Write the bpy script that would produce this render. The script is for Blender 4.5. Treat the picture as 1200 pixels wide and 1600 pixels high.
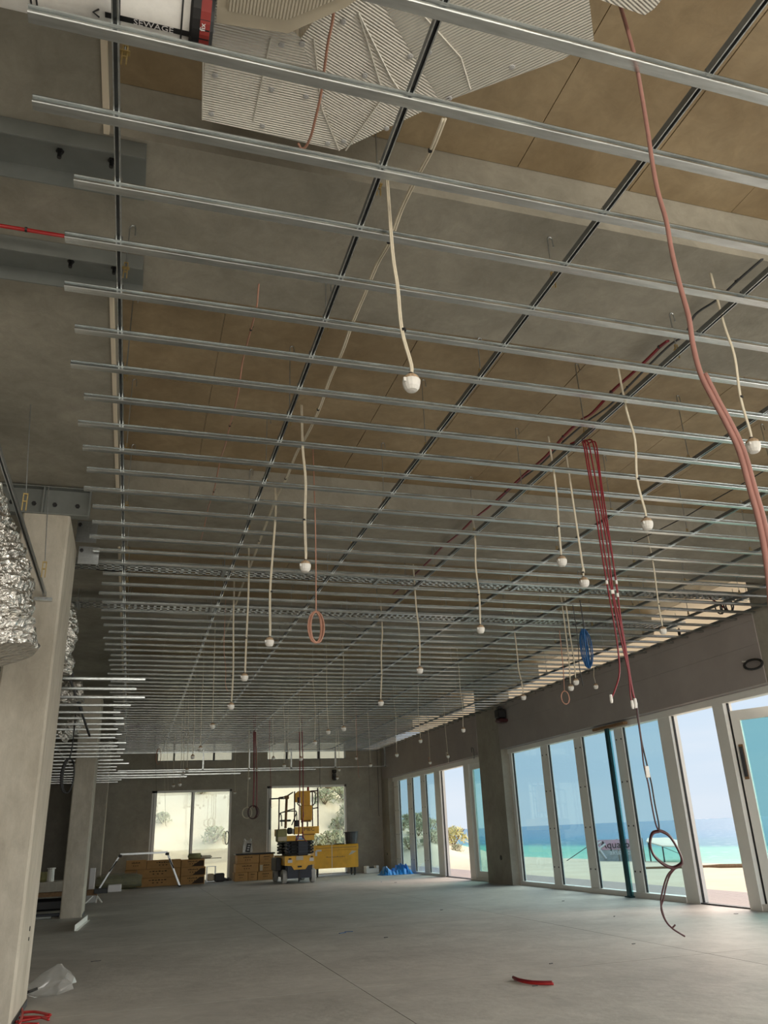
import bpy, bmesh, math, random
from mathutils import Vector, Matrix
random.seed(7)
for o in list(bpy.data.objects): bpy.data.objects.remove(o)
SC = bpy.context.scene
COL = SC.collection

# ---------------------------------------------------------------- camera
F, CX, CY, EYE = 1240.0, 600.0, 800.0, 1.31
up = Vector((471-CX, -2273-CY, F)).normalized()          # room axes seen from the camera (x right, y down, z ahead)
yv = Vector((200-CX, 1318-CY, F)); yv = (yv - up*yv.dot(up)).normalized()
xv = yv.cross(up)
if xv.x < 0: xv = -xv
def ray(x, y):
    v = Vector((x-CX, y-CY, F)); return Vector((xv.dot(v), yv.dot(v), up.dot(v)))
E0 = Vector((0, 0, EYE))
def atz(x, y, z): d = ray(x, y); return E0 + d*((z-EYE)/d.z)
def atx(x, y, X): d = ray(x, y); return E0 + d*(X/d.x)
def aty(x, y, Y): d = ray(x, y); return E0 + d*(Y/d.y)
cam_d = bpy.data.cameras.new('camera'); cam = bpy.data.objects.new('camera', cam_d); COL.objects.link(cam)
cr = Vector((xv.x, yv.x, up.x)); cd = Vector((xv.y, yv.y, up.y)); cf = Vector((xv.z, yv.z, up.z))
m = Matrix.Identity(4)
for i in range(3):
    m[i][0] = cr[i]; m[i][1] = -cd[i]; m[i][2] = -cf[i]; m[i][3] = E0[i]
cam.matrix_world = m
cam_d.sensor_fit = 'VERTICAL'; cam_d.sensor_height = 36; cam_d.lens = F/1600*36
cam_d.clip_start = 0.05; cam_d.clip_end = 20000
SC.camera = cam

# ---------------------------------------------------------------- sky, sun, exposure
W = bpy.data.worlds.new('sky'); SC.world = W; W.use_nodes = True
nt = W.node_tree; nt.nodes.clear()
def N(nt, t, **k):
    n = nt.nodes.new(t)
    for a, b in k.items(): setattr(n, a, b)
    return n
tc = N(nt, 'ShaderNodeTexCoord'); sp = N(nt, 'ShaderNodeSeparateXYZ'); nt.links.new(tc.outputs['Generated'], sp.inputs[0])
rp = N(nt, 'ShaderNodeValToRGB'); nt.links.new(sp.outputs['Z'], rp.inputs[0])
e = rp.color_ramp.elements
e[0].position = 0.0; e[0].color = (0.72, 0.82, 0.93, 1); e[1].position = 1.0; e[1].color = (0.20, 0.38, 0.75, 1)
for p, c in ((0.12, (0.66, 0.80, 0.95, 1)), (0.35, (0.45, 0.66, 0.95, 1))):
    q = e.new(p); q.color = c
mp = N(nt, 'ShaderNodeMapping'); mp.inputs['Scale'].default_value = (1.5, 1.5, 9)
nz = N(nt, 'ShaderNodeTexNoise'); nz.inputs['Scale'].default_value = 2.2; nz.inputs['Detail'].default_value = 6
nt.links.new(tc.outputs['Generated'], mp.inputs[0]); nt.links.new(mp.outputs[0], nz.inputs[0])
r2 = N(nt, 'ShaderNodeValToRGB'); r2.color_ramp.elements[0].position = .42; r2.color_ramp.elements[1].position = .72
nt.links.new(nz.outputs[0], r2.inputs[0])
mxs = N(nt, 'ShaderNodeMixRGB'); mxs.inputs[2].default_value = (0.85, 0.9, 0.96, 1)
mul = N(nt, 'ShaderNodeMath', operation='MULTIPLY'); mul.inputs[1].default_value = .55
nt.links.new(r2.outputs[0], mul.inputs[0]); nt.links.new(mul.outputs[0], mxs.inputs[0]); nt.links.new(rp.outputs[0], mxs.inputs[1])
bg = N(nt, 'ShaderNodeBackground'); bg.inputs[1].default_value = 1.0
ow = N(nt, 'ShaderNodeOutputWorld'); nt.links.new(mxs.outputs[0], bg.inputs[0]); nt.links.new(bg.outputs[0], ow.inputs[0])
def sun(name, d, e, ang, col):
    l = bpy.data.lights.new(name, 'SUN'); l.energy = e; l.angle = math.radians(ang); l.color = col
    o = bpy.data.objects.new(name, l); COL.objects.link(o); o.rotation_euler = Vector(d).to_track_quat('Z', 'Y').to_euler()
sun('sun', (-.28, -.75, 1.15), 1.0, .6, (1, .95, .86))
sun('sea_fill_sun', (1, .25, .42), 9.0, 80, (1, .84, .70))      # wide soft sun added on the sea side to fill the room
def area(name, loc, aim, sx, sy, watts, col):
    d = bpy.data.lights.new(name, 'AREA'); d.shape = 'RECTANGLE'; d.size = sx; d.size_y = sy; d.energy = watts; d.color = col
    o = bpy.data.objects.new(name, d); COL.objects.link(o); o.location = loc; o.rotation_euler = Vector(aim).to_track_quat('-Z', 'Y').to_euler(); return o
# unseen area lamps added beside and behind the camera to brighten the room
area('side_fill', (8.9, 2.0, 1.7), (-1, .15, .0), 3.0, 9.0, 380, (1, .95, .88))
area('rear_fill', (2.0, -5.2, 2.6), (0, 1, -.22), 11.0, 4.0, 600, (1.0, .94, .82))
SC.view_settings.view_transform = 'Standard'; SC.view_settings.look = 'None'
SC.view_settings.gamma = 1; SC.view_settings.use_curve_mapping = False
SC.view_settings.exposure = 0.0

# ---------------------------------------------------------------- materials
M = {}
def mat(name, col, rough=.6, metal=0., var=.0, vs=3., bump=.0, bs=30., col2=None, stretch=None, spec=.5, grain=0.):
    mt = bpy.data.materials.new(name); mt.use_nodes = True; n = mt.node_tree
    b = n.nodes['Principled BSDF']; b.inputs['Roughness'].default_value = rough; b.inputs['Metallic'].default_value = metal
    b.inputs['Specular IOR Level'].default_value = spec
    b.inputs['Base Color'].default_value = (*col, 1)
    t = N(n, 'ShaderNodeTexCoord'); mpn = N(n, 'ShaderNodeMapping'); n.links.new(t.outputs['Object'], mpn.inputs[0])
    if stretch: mpn.inputs['Scale'].default_value = stretch
    if var or col2:
        z = N(n, 'ShaderNodeTexNoise'); z.inputs['Scale'].default_value = vs; z.inputs['Detail'].default_value = 8; z.inputs['Roughness'].default_value = .62
        n.links.new(mpn.outputs[0], z.inputs[0])
        r = N(n, 'ShaderNodeValToRGB'); r.color_ramp.elements[0].position = .3; r.color_ramp.elements[1].position = .72
        c2 = col2 or tuple(c*(1+var) for c in col)
        c1 = col if col2 else tuple(c*(1-var) for c in col)
        r.color_ramp.elements[0].color = (*c1, 1); r.color_ramp.elements[1].color = (*c2, 1)
        n.links.new(z.outputs[0], r.inputs[0]); n.links.new(r.outputs[0], b.inputs['Base Color'])
        if grain:                                    # finer blotches and scuffs over the broad ones
            g1 = N(n, 'ShaderNodeTexNoise'); g1.inputs['Scale'].default_value = vs*5; g1.inputs['Detail'].default_value = 10; g1.inputs['Roughness'].default_value = .75; g1.inputs['Distortion'].default_value = .6
            n.links.new(mpn.outputs[0], g1.inputs[0])
            mr = N(n, 'ShaderNodeMapRange'); mr.inputs[1].default_value = .3; mr.inputs[2].default_value = .7; mr.inputs[3].default_value = 1-grain; mr.inputs[4].default_value = 1+grain; n.links.new(g1.outputs[0], mr.inputs[0])
            mu = N(n, 'ShaderNodeVectorMath', operation='SCALE'); n.links.new(r.outputs[0], mu.inputs[0]); n.links.new(mr.outputs[0], mu.inputs['Scale']); n.links.new(mu.outputs[0], b.inputs['Base Color'])
    if bump:
        z2 = N(n, 'ShaderNodeTexNoise'); z2.inputs['Scale'].default_value = bs; z2.inputs['Detail'].default_value = 5
        n.links.new(mpn.outputs[0], z2.inputs[0])
        bm_ = N(n, 'ShaderNodeBump'); bm_.inputs['Strength'].default_value = bump; bm_.inputs['Distance'].default_value = .02
        n.links.new(z2.outputs[0], bm_.inputs['Height']); n.links.new(bm_.outputs[0], b.inputs['Normal'])
    M[name] = mt; return mt
mat('concrete_floor', (.375, .355, .328), .6, 0, vs=.5, bump=.25, bs=9, col2=(.545, .522, .485), spec=.4, grain=.16)
mat('concrete', (.245, .23, .19), .8, 0, vs=1.1, bump=.2, bs=14, col2=(.40, .375, .315), spec=.2, grain=.14)
mat('concrete_column', (.36, .325, .265), .8, 0, vs=1.3, bump=.15, bs=14, col2=(.54, .50, .43), spec=.2, grain=.12, stretch=(1.5, 1.5, .7))
mat('concrete_wall', (.29, .27, .225), .85, 0, vs=.8, bump=.2, bs=12, col2=(.42, .39, .335), spec=.2, grain=.12)
mat('slab_brown', (.25, .18, .10), .5, 0, vs=1.1, bump=.15, bs=6, col2=(.43, .335, .21), spec=.35, grain=.16)
mat('plaster_grey', (.34, .305, .29), .9, 0, vs=1.0, bump=.05, bs=20, col2=(.41, .37, .35), spec=.2)
mat('cream_board', (.75, .66, .52), .8, 0, var=.06, vs=2)
mat('galv', (.60, .63, .63), .27, 1.0, var=.22, vs=7, bump=.04, bs=50, stretch=(.5, 4, 4))
mat('galv_dark', (.42, .44, .45), .35, .95, var=.12, vs=9, stretch=(4, .5, 4))
mat('steel_grey', (.21, .225, .215), .5, .35, var=.12, vs=4)
mat('rail_steel_shaded', (.20, .215, .22), .5, .6, var=.12, vs=9)  # darkened steel: shade inside the rail slot put into the colour
mat('brass', (.42, .31, .13), .45, .8, var=.2, vs=40)
mat('black', (.012, .012, .013), .5, 0, var=.2, vs=20)
mat('dark_grey', (.05, .052, .055), .6, 0, var=.25, vs=14)
mat('navy', (.025, .03, .045), .45, .2, var=.2, vs=14)
mat('white_frame', (.84, .83, .79), .4, 0, var=.03, vs=3)
mat('white_plastic', (.72, .70, .66), .45, 0, var=.06, vs=25)
mat('cream_cable', (.62, .56, .44), .5, 0, var=.08, vs=30)
mat('brown_inside', (.38, .27, .17), .8, 0, var=.35, vs=40)
mat('copper_pink', (.48, .25, .18), .45, .1, var=.12, vs=12)
mat('pink_hose', (.33, .165, .14), .35, 0, var=.1, vs=8)
mat('red_cable', (.19, .010, .018), .38, 0, var=.15, vs=12)
mat('red_bright', (.34, .012, .012), .4, 0, var=.1, vs=12)
mat('dark_red_cable', (.055, .012, .016), .4, 0, var=.15, vs=12)
mat('blue_cable', (.012, .09, .26), .4, 0, var=.1, vs=12)
mat('yellow', (.80, .44, .05), .5, 0, var=.14, vs=5)
mat('yellow_box', (.80, .40, .02), .45, 0, var=.16, vs=3)
mat('olive', (.28, .27, .12), .7, 0, var=.2, vs=6)
mat('cardboard', (.46, .26, .10), .85, 0, var=.12, vs=4, bump=.05, bs=40)
mat('cardboard_print', (.05, .03, .018), .85, 0, var=.2, vs=4)
mat('brown_timber', (.23, .13, .06), .7, 0, var=.25, vs=5, stretch=(5, .6, 5))
mat('teal_prop', (.012, .065, .08), .35, .4, var=.15, vs=6)
mat('tyre', (.50, .49, .46), .8, 0, var=.1, vs=20)
mat('blue_tarp', (.03, .30, .80), .4, 0, var=.15, vs=6)
mat('duct_wrap', (.74, .71, .64), .38, .35, var=.05, vs=8)
mat('beige_wrap', (.55, .49, .38), .6, 0, var=.06, vs=6)
mat('sand', (.58, .505, .36), .95, 0, vs=.6, bump=.3, bs=4, col2=(.67, .595, .44), spec=.1)
mat('deck_board', (.34, .29, .27), .75, 0, var=.12, vs=4, bump=.1, bs=30, stretch=(6, .5, 6))
mat('leaf', (.26, .28, .15), .8, 0, vs=2, col2=(.44, .43, .27))
mat('leaf_yellow', (.40, .38, .13), .8, 0, vs=2, col2=(.60, .52, .22))
mat('twig', (.25, .19, .12), .9, 0, var=.2, vs=6)
mat('banner_cloth', (.66, .34, .44), .8, 0, vs=3, col2=(.52, .42, .46))
mat('banner_grey', (.40, .42, .42), .8, 0, var=.2, vs=6)
mat('canvas', (.74, .68, .54), .8, 0, var=.05, vs=3)
mat('print_white', (.72, .70, .70), .6, 0, var=.03, vs=3)
mat('print_red', (.28, .035, .03), .6, 0, var=.03, vs=3)
mat('print_blue', (.15, .3, .6), .6, 0, var=.03, vs=3)
mat('patch_grey', (.5, .5, .5), .6, 0, var=.03, vs=3)
mat('slab_stain', (.16, .10, .05), .8, 0, var=.3, vs=6)
def foil():
    mt = mat('foil', (.72, .70, .66), .2, .95)
    n = mt.node_tree; b = n.nodes['Principled BSDF']
    t = N(n, 'ShaderNodeTexCoord')
    v = N(n, 'ShaderNodeTexVoronoi', feature='F1'); v.inputs['Scale'].default_value = 17
    z = N(n, 'ShaderNodeTexNoise'); z.inputs['Scale'].default_value = 22; z.inputs['Detail'].default_value = 3; z.inputs['Distortion'].default_value = 1.2
    n.links.new(t.outputs['Object'], v.inputs[0]); n.links.new(t.outputs['Object'], z.inputs[0])
    a = N(n, 'ShaderNodeMath', operation='ADD'); n.links.new(v.outputs['Distance'], a.inputs[0]); n.links.new(z.outputs[0], a.inputs[1])
    bp = N(n, 'ShaderNodeBump'); bp.inputs['Strength'].default_value = .9; bp.inputs['Distance'].default_value = .03
    n.links.new(a.outputs[0], bp.inputs['Height']); n.links.new(bp.outputs[0], b.inputs['Normal'])
foil()
def ribbed(name, src, ang):
    mt = M[src].copy(); mt.name = name; n = mt.node_tree; b = n.nodes['Principled BSDF']
    t = N(n, 'ShaderNodeTexCoord'); mp_ = N(n, 'ShaderNodeMapping'); mp_.inputs['Rotation'].default_value = (0, 0, ang)
    w = N(n, 'ShaderNodeTexWave'); w.inputs['Scale'].default_value = 24; w.bands_direction = 'Y'; w.inputs['Distortion'].default_value = .12; w.inputs['Detail Scale'].default_value = .6
    n.links.new(t.outputs['Object'], mp_.inputs[0]); n.links.new(mp_.outputs[0], w.inputs[0])
    bp = N(n, 'ShaderNodeBump'); bp.inputs['Strength'].default_value = .9; bp.inputs['Distance'].default_value = .007
    n.links.new(w.outputs[0], bp.inputs['Height']); n.links.new(bp.outputs[0], b.inputs['Normal']); M[name] = mt
ribbed('duct_wrap_a', 'duct_wrap', 0); ribbed('duct_wrap_b', 'duct_wrap', math.radians(-20)); ribbed('duct_wrap_c', 'duct_wrap', math.radians(45)); ribbed('beige_rib', 'beige_wrap', math.radians(90))
def glass(name, tint, gl=.10):
    mt = bpy.data.materials.new(name); mt.use_nodes = True; n = mt.node_tree; n.nodes.clear()
    tr = N(n, 'ShaderNodeBsdfTransparent'); tr.inputs[0].default_value = (*tint, 1)
    g = N(n, 'ShaderNodeBsdfGlossy'); g.inputs['Roughness'].default_value = .02; g.inputs[0].default_value = (.9, .95, .95, 1)
    lw_ = N(n, 'ShaderNodeLayerWeight'); lw_.inputs[0].default_value = .5
    pw = N(n, 'ShaderNodeMath', operation='POWER'); pw.inputs[1].default_value = 5; n.links.new(lw_.outputs['Facing'], pw.inputs[0])
    fr = N(n, 'ShaderNodeMath', operation='MULTIPLY_ADD'); fr.inputs[1].default_value = .6; fr.inputs[2].default_value = gl*.3; n.links.new(pw.outputs[0], fr.inputs[0])
    mx = N(n, 'ShaderNodeMixShader'); o = N(n, 'ShaderNodeOutputMaterial')
    n.links.new(fr.outputs[0], mx.inputs[0]); n.links.new(tr.outputs[0], mx.inputs[1]); n.links.new(g.outputs[0], mx.inputs[2]); n.links.new(mx.outputs[0], o.inputs[0])
    M[name] = mt
glass('glass_blue', (.71, .84, .87)); glass('glass_teal', (.56, .77, .78)); glass('glass_clear', (.90, .95, .93))
def film():
    mt = bpy.data.materials.new('film'); mt.use_nodes = True; n = mt.node_tree; n.nodes.clear()
    tr = N(n, 'ShaderNodeBsdfTransparent'); df = N(n, 'ShaderNodeBsdfDiffuse'); df.inputs[0].default_value = (.75, .77, .76, 1); gl = N(n, 'ShaderNodeBsdfGlossy'); gl.inputs[1].default_value = .18
    a = N(n, 'ShaderNodeMixShader'); a.inputs[0].default_value = .35; b = N(n, 'ShaderNodeMixShader'); b.inputs[0].default_value = .22; o = N(n, 'ShaderNodeOutputMaterial')
    n.links.new(df.outputs[0], a.inputs[1]); n.links.new(gl.outputs[0], a.inputs[2]); n.links.new(tr.outputs[0], b.inputs[1]); n.links.new(a.outputs[0], b.inputs[2]); n.links.new(b.outputs[0], o.inputs[0])
    M['film'] = mt
film()
def sea_mat():
    mt = mat('sea', (.08, .24, .4), .6, 0, spec=.04); n = mt.node_tree; b = n.nodes['Principled BSDF']
    t = N(n, 'ShaderNodeTexCoord'); s = N(n, 'ShaderNodeSeparateXYZ'); n.links.new(t.outputs['Object'], s.inputs[0])
    z = N(n, 'ShaderNodeTexNoise'); z.inputs['Scale'].default_value = .05; z.inputs['Detail'].default_value = 4; n.links.new(t.outputs['Object'], z.inputs[0])
    ma = N(n, 'ShaderNodeMath', operation='MULTIPLY_ADD'); ma.inputs[1].default_value = 8; n.links.new(z.outputs[0], ma.inputs[0]); n.links.new(s.outputs['X'], ma.inputs[2])
    mr = N(n, 'ShaderNodeMapRange'); mr.inputs[1].default_value = 22; mr.inputs[2].default_value = 120; n.links.new(ma.outputs[0], mr.inputs[0])
    r = N(n, 'ShaderNodeValToRGB'); el = r.color_ramp.elements
    el[0].position = 0; el[0].color = (.36, .58, .42, 1); el[1].position = 1; el[1].color = (.15, .26, .35, 1)
    for p, c in ((.14, (.20, .48, .36, 1)), (.21, (.18, .46, .37, 1)), (.26, (.10, .25, .31, 1)), (.5, (.12, .25, .35, 1))):
        q = el.new(p); q.color = c
    n.links.new(mr.outputs[0], r.inputs[0])
    mp_ = N(n, 'ShaderNodeMapping'); mp_.inputs['Scale'].default_value = (.5, .5, 1); n.links.new(t.outputs['Object'], mp_.inputs[0])
    z2 = N(n, 'ShaderNodeTexNoise'); z2.inputs['Scale'].default_value = 1.6; z2.inputs['Detail'].default_value = 8; n.links.new(mp_.outputs[0], z2.inputs[0])
    r3 = N(n, 'ShaderNodeValToRGB'); r3.color_ramp.elements[0].position = .60; r3.color_ramp.elements[1].position = .68; n.links.new(z2.outputs[0], r3.inputs[0])
    mx = N(n, 'ShaderNodeMixRGB'); mx.inputs[2].default_value = (.5, .62, .68, 1); mm = N(n, 'ShaderNodeMath', operation='MULTIPLY'); mm.inputs[1].default_value = .5
    n.links.new(r3.outputs[0], mm.inputs[0]); n.links.new(mm.outputs[0], mx.inputs[0]); n.links.new(r.outputs[0], mx.inputs[1]); n.links.new(mx.outputs[0], b.inputs['Base Color'])
    bp = N(n, 'ShaderNodeBump'); bp.inputs['Strength'].default_value = .5; bp.inputs['Distance'].default_value = .2; n.links.new(z2.outputs[0], bp.inputs['Height']); n.links.new(bp.outputs[0], b.inputs['Normal'])
sea_mat()

# ---------------------------------------------------------------- mesh builder
def tag(o, label=None, cat=None, group=None, kind=None):
    if label: o['label'] = label
    if cat: o['category'] = cat
    if group: o['group'] = group
    if kind: o['kind'] = kind
    return o
class MB:
    def __init__(s): s.v = []; s.f = []
    def add(s, vs, fs):
        n = len(s.v); s.v += [Vector(p) for p in vs]; s.f += [tuple(i+n for i in f) for f in fs]; return s
    def box(s, a, b, R=None, o=None):
        vs = [Vector((x, y, z)) for x in (a[0], b[0]) for y in (a[1], b[1]) for z in (a[2], b[2])]
        if R: o = Vector(o or (0, 0, 0)); vs = [R @ (p-o) + o for p in vs]
        return s.add(vs, [(0, 1, 3, 2), (4, 6, 7, 5), (0, 4, 5, 1), (2, 3, 7, 6), (0, 2, 6, 4), (1, 5, 7, 3)])
    def cbox(s, a, b, c=.01):                       # box with chamfered edges (octagonal plan) and chamfered top
        x0, y0, z0 = a; x1, y1, z1 = b; rings = []
        for z, i in ((z0, c), (z0+c, 0), (z1-c, 0), (z1, c)):
            X0, X1, Y0, Y1 = x0+i, x1-i, y0+i, y1-i
            rings.append([(X0+c, Y0, z), (X1-c, Y0, z), (X1, Y0+c, z), (X1, Y1-c, z), (X1-c, Y1, z), (X0+c, Y1, z), (X0, Y1-c, z), (X0, Y0+c, z)])
        return s.loft(rings, True)
    def loft(s, rings, cap=True, closed=True):
        k = len(rings[0]); vs = [p for r in rings for p in r]; fs = []
        for i in range(len(rings)-1):
            for j in range(k if closed else k-1):
                a = i*k+j; b = i*k+(j+1) % k; fs.append((a, b, b+k, a+k))
        if cap: fs += [tuple(range(k))[::-1], tuple(range((len(rings)-1)*k, len(rings)*k))]
        return s.add(vs, fs)
    def tube(s, pts, r, n=6, cap=True):
        pts = [Vector(p) for p in pts]; rings = []; prev = None
        for i, p in enumerate(pts):
            t = (pts[min(i+1, len(pts)-1)] - pts[max(i-1, 0)])
            if t.length < 1e-9: t = Vector((0, 0, 1))
            t.normalize()
            if prev is None:
                a = Vector((0, 0, 1)) if abs(t.z) < .9 else Vector((1, 0, 0)); u = t.cross(a).normalized()
            else: u = (prev - t*prev.dot(t)).normalized()
            prev = u; w = t.cross(u); rr = r[i] if isinstance(r, (list, tuple)) else r
            rings.append([p + (u*math.cos(2*math.pi*j/n) + w*math.sin(2*math.pi*j/n))*rr for j in range(n)])
        return s.loft(rings, cap)
    def lathe(s, prof, c, n=14, axis='z'):
        rings = []
        for r, h in prof:
            ring = []
            for j in range(n):
                a = 2*math.pi*j/n; x, y = r*math.cos(a), r*math.sin(a)
                ring.append(Vector(c) + {'z': Vector((x, y, h)), 'x': Vector((h, x, y)), 'y': Vector((x, h, y))}[axis])
            rings.append(ring)
        return s.loft(rings, True)
    def prism(s, poly, z0, z1):
        return s.loft([[(x, y, z0) for x, y in poly], [(x, y, z1) for x, y in poly]], True)
    def profile(s, prof, p0, p1, t=.0012, ax='x'):   # thin folded sheet profile swept along x or y; prof = [(cross, z)]
        out = []; n = len(prof)
        for i in range(n):
            a = Vector(prof[max(i-1, 0)]); b = Vector(prof[min(i+1, n-1)]); d = (b-a).normalized(); out.append((prof[i][0]-d[1]*t, prof[i][1]+d[0]*t))
        poly = list(prof) + out[::-1]
        k = len(poly); rings = []
        for e_ in (p0, p1):
            rings.append([((e_[0], e_[1]+c, e_[2]+z) if ax == 'x' else (e_[0]+c, e_[1], e_[2]+z)) for c, z in poly])
        vs = rings[0]+rings[1]; fs = [(j, (j+1) % k, (j+1) % k+k, j+k) for j in range(k)]
        for e_ in (0, k):
            for i in range(n-1): fs.append((e_+i, e_+i+1, e_+k-2-i, e_+k-1-i))
        return s.add(vs, fs)
    def mesh(s, name, mt, off, smooth=False):
        me = bpy.data.meshes.new(name); me.from_pydata([p-off for p in s.v], [], s.f)
        bm = bmesh.new(); bm.from_mesh(me); bmesh.ops.recalc_face_normals(bm, faces=bm.faces); bm.to_mesh(me); bm.free()
        me.materials.append(M[mt])
        if smooth:
            for p in me.polygons: p.use_smooth = True
        return me
    def build(s, name, mt, parent=None, smooth=False, kind=None, origin=None):
        if parent:
            off = WL[parent.name] if origin is None else Vector(origin)
        else:
            xs = [p.x for p in s.v]; ys = [p.y for p in s.v]; zs = [p.z for p in s.v]
            off = Vector(((min(xs)+max(xs))/2, (min(ys)+max(ys))/2, min(zs)))
        o = bpy.data.objects.new(name, s.mesh(name, mt, off, smooth)); COL.objects.link(o)
        if parent: o.parent = parent; WL[o.name] = off
        else: o.location = off; WL[o.name] = off
        if kind: o['kind'] = kind
        return o
WL = {}
def thing(name, label, cat, loc, group=None, kind=None):
    o = bpy.data.objects.new(name, None); COL.objects.link(o); o.location = loc; o.empty_display_size = .1
    WL[o.name] = Vector(loc); return tag(o, label, cat, group, kind)
def struct(name, mb, mt): return mb.build(name, mt, kind='structure')
def spl(pts, k=5):
    P = [Vector(p) for p in pts]
    if len(P) < 3: return P
    out = []
    for i in range(len(P)-1):
        a, b, c, d = P[max(i-1, 0)], P[i], P[i+1], P[min(i+2, len(P)-1)]
        for j in range(k):
            t = j/k; out.append(.5*((2*b) + (c-a)*t + (2*a-5*b+4*c-d)*t*t + (3*b-a-3*c+d)*t**3))
    out.append(P[-1]); return out
def dup(root, loc, label=None, group=None):
    r = root.copy(); COL.objects.link(r); r.location = loc
    if label: r['label'] = label
    if group: r['group'] = group
    for ch in root.children:
        c = ch.copy(); COL.objects.link(c); c.parent = r
        for g in ch.children:
            d = g.copy(); COL.objects.link(d); d.parent = c
    return r
def text(body, name, size, mt, parent, loc, rot, ext=.001, sx=1):
    cu = bpy.data.curves.new(name, 'FONT'); cu.body = body; cu.size = size; cu.extrude = ext; cu.align_x = 'CENTER'; cu.align_y = 'CENTER'; cu.resolution_u = 2
    tmp = bpy.data.objects.new(name+'_tmp', cu); COL.objects.link(tmp)
    dg = bpy.context.evaluated_depsgraph_get(); me = bpy.data.meshes.new_from_object(tmp.evaluated_get(dg)); bpy.data.objects.remove(tmp)
    me.materials.clear(); me.materials.append(M[mt])
    o = bpy.data.objects.new(name, me); COL.objects.link(o); o.parent = parent; o.location = Vector(loc)-WL[parent.name]; o.rotation_euler = rot; o.scale = (sx, 1, 1)
    WL[o.name] = Vector(loc); return o
ORD = ['nearest', 'second', 'third', 'fourth', 'fifth', 'sixth', 'seventh', 'eighth', 'ninth', 'tenth', 'eleventh', 'twelfth']
def nth(i):
    if i < len(ORD): return ORD[i]
    n = i+1; s = 'th' if 10 <= n % 100 <= 20 else {1: 'st', 2: 'nd', 3: 'rd'}.get(n % 10, 'th'); return '%d%s' % (n, s)

XR, YB, ZS, ZP, ZG = 9.0, 30.3, 4.60, 4.95, 4.20      # right wall, back wall, beam soffit, slab, grid underside
# ---------------------------------------------------------------- floor in saw-cut bays
fl = thing('floor', None, None, (0, 0, 0), kind='structure')
MB().box((-6, -6, -.35), (9.35, 31.0, -.012)).build('floor_base', 'concrete_floor', fl)
jx = [-6, -1.9, 2.12, 5.9, 9.35]; jy = [-6, -1, 3.6, 8.1, 12.9, 18.2, 24.2, 31.0]
for i in range(4):
    for j in range(7):
        MB().box((jx[i]+.004, jy[j]+.004, -.011), (jx[i+1]-.004, jy[j+1]-.004, 0)).build('slab_bay', 'concrete_floor', fl)
# ---------------------------------------------------------------- ceiling: slab panels, drop beams, long band beam
ce = thing('ceiling', None, None, (0, 0, ZS), kind='structure')
MB().box((-6.2, -6, ZP+.012), (10.9, 30.7, ZP+.3)).build('roof_slab', 'cream_board', ce)
BEAMS = [(-1.6, -.3), (3.2, 4.43), (7.75, 9.45), (12.75, 14.05), (17.5, 19.2), (22.4, 23.7), (27.2, 28.5)]
prev = -6
spans = []
for a, b in BEAMS: spans.append((prev, a)); prev = b
spans.append((prev, 31))
for (a, b) in spans:
    n = max(1, round((b-a)/1.7)); dy = (b-a)/n
    for j in range(n):
        x = -.35
        while x < XR+.3:
            x2 = min(x+.76, XR+.3)
            MB().box((x+.003, a+j*dy+.003, ZP+random.uniform(-.002, .002)), (x2-.003, a+(j+1)*dy-.003, ZP+.014)).build('soffit_panel', 'slab_brown', ce)
            x = x2
for a, b in BEAMS:
    MB().box((-.36, a, ZS), (XR+.3, b, ZP+.013)).build('cross_beam', 'concrete', ce)
MB().box((-2.9, -6, ZS-.004), (-.36, 31, ZP+.013)).build('band_beam', 'concrete', ce)
MB().box((-6.2, -6, ZP-.02), (-2.9, 31, ZP+.013)).build('left_bay_soffit', 'concrete_wall', ce)
MB().box((9.3, -6, ZP), (10.9, 30.7, ZP+.013)).build('eave_soffit', 'cream_board', ce)
# ---------------------------------------------------------------- back wall
def framed_wall_back():
    w = MB(); H = ZP
    y0, y1 = YB, YB+.3
    for x0, x1, z0, z1 in [(-1.7, .68, 0, H), (3.42, 4.68, 0, H), (7.63, 9.35, 0, H), (.68, 3.42, 2.95, 3.93), (4.68, 7.63, 3.02, 3.93), (.68, .8, 3.93, H), (3.42-.02, 3.42, 3.93, H), (.68, 3.42, 4.55, H), (4.68, 7.63, 4.55, H)]:
        w.box((x0, y0, z0), (x1, y1, z1))
    return w
struct('wall_back', framed_wall_back(), 'concrete_wall')
lw = MB(); lw.box((-6.3, -6, 0), (-6, 34.3, ZP)); struct('wall_left', lw, 'concrete_wall')
struct('wall_alcove', MB().box((-6, 34, 0), (-1.4, 34.3, ZP)).box((-1.7, YB+.3, 0), (-1.4, 34, ZP)), 'concrete_wall')
struct('trim_1', MB().box((-6, 31, ZP-.1), (-1.4, 34.3, ZP+.1)).box((-6, 31, -.2), (-1.4, 34.3, 0)), 'concrete_wall')
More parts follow.
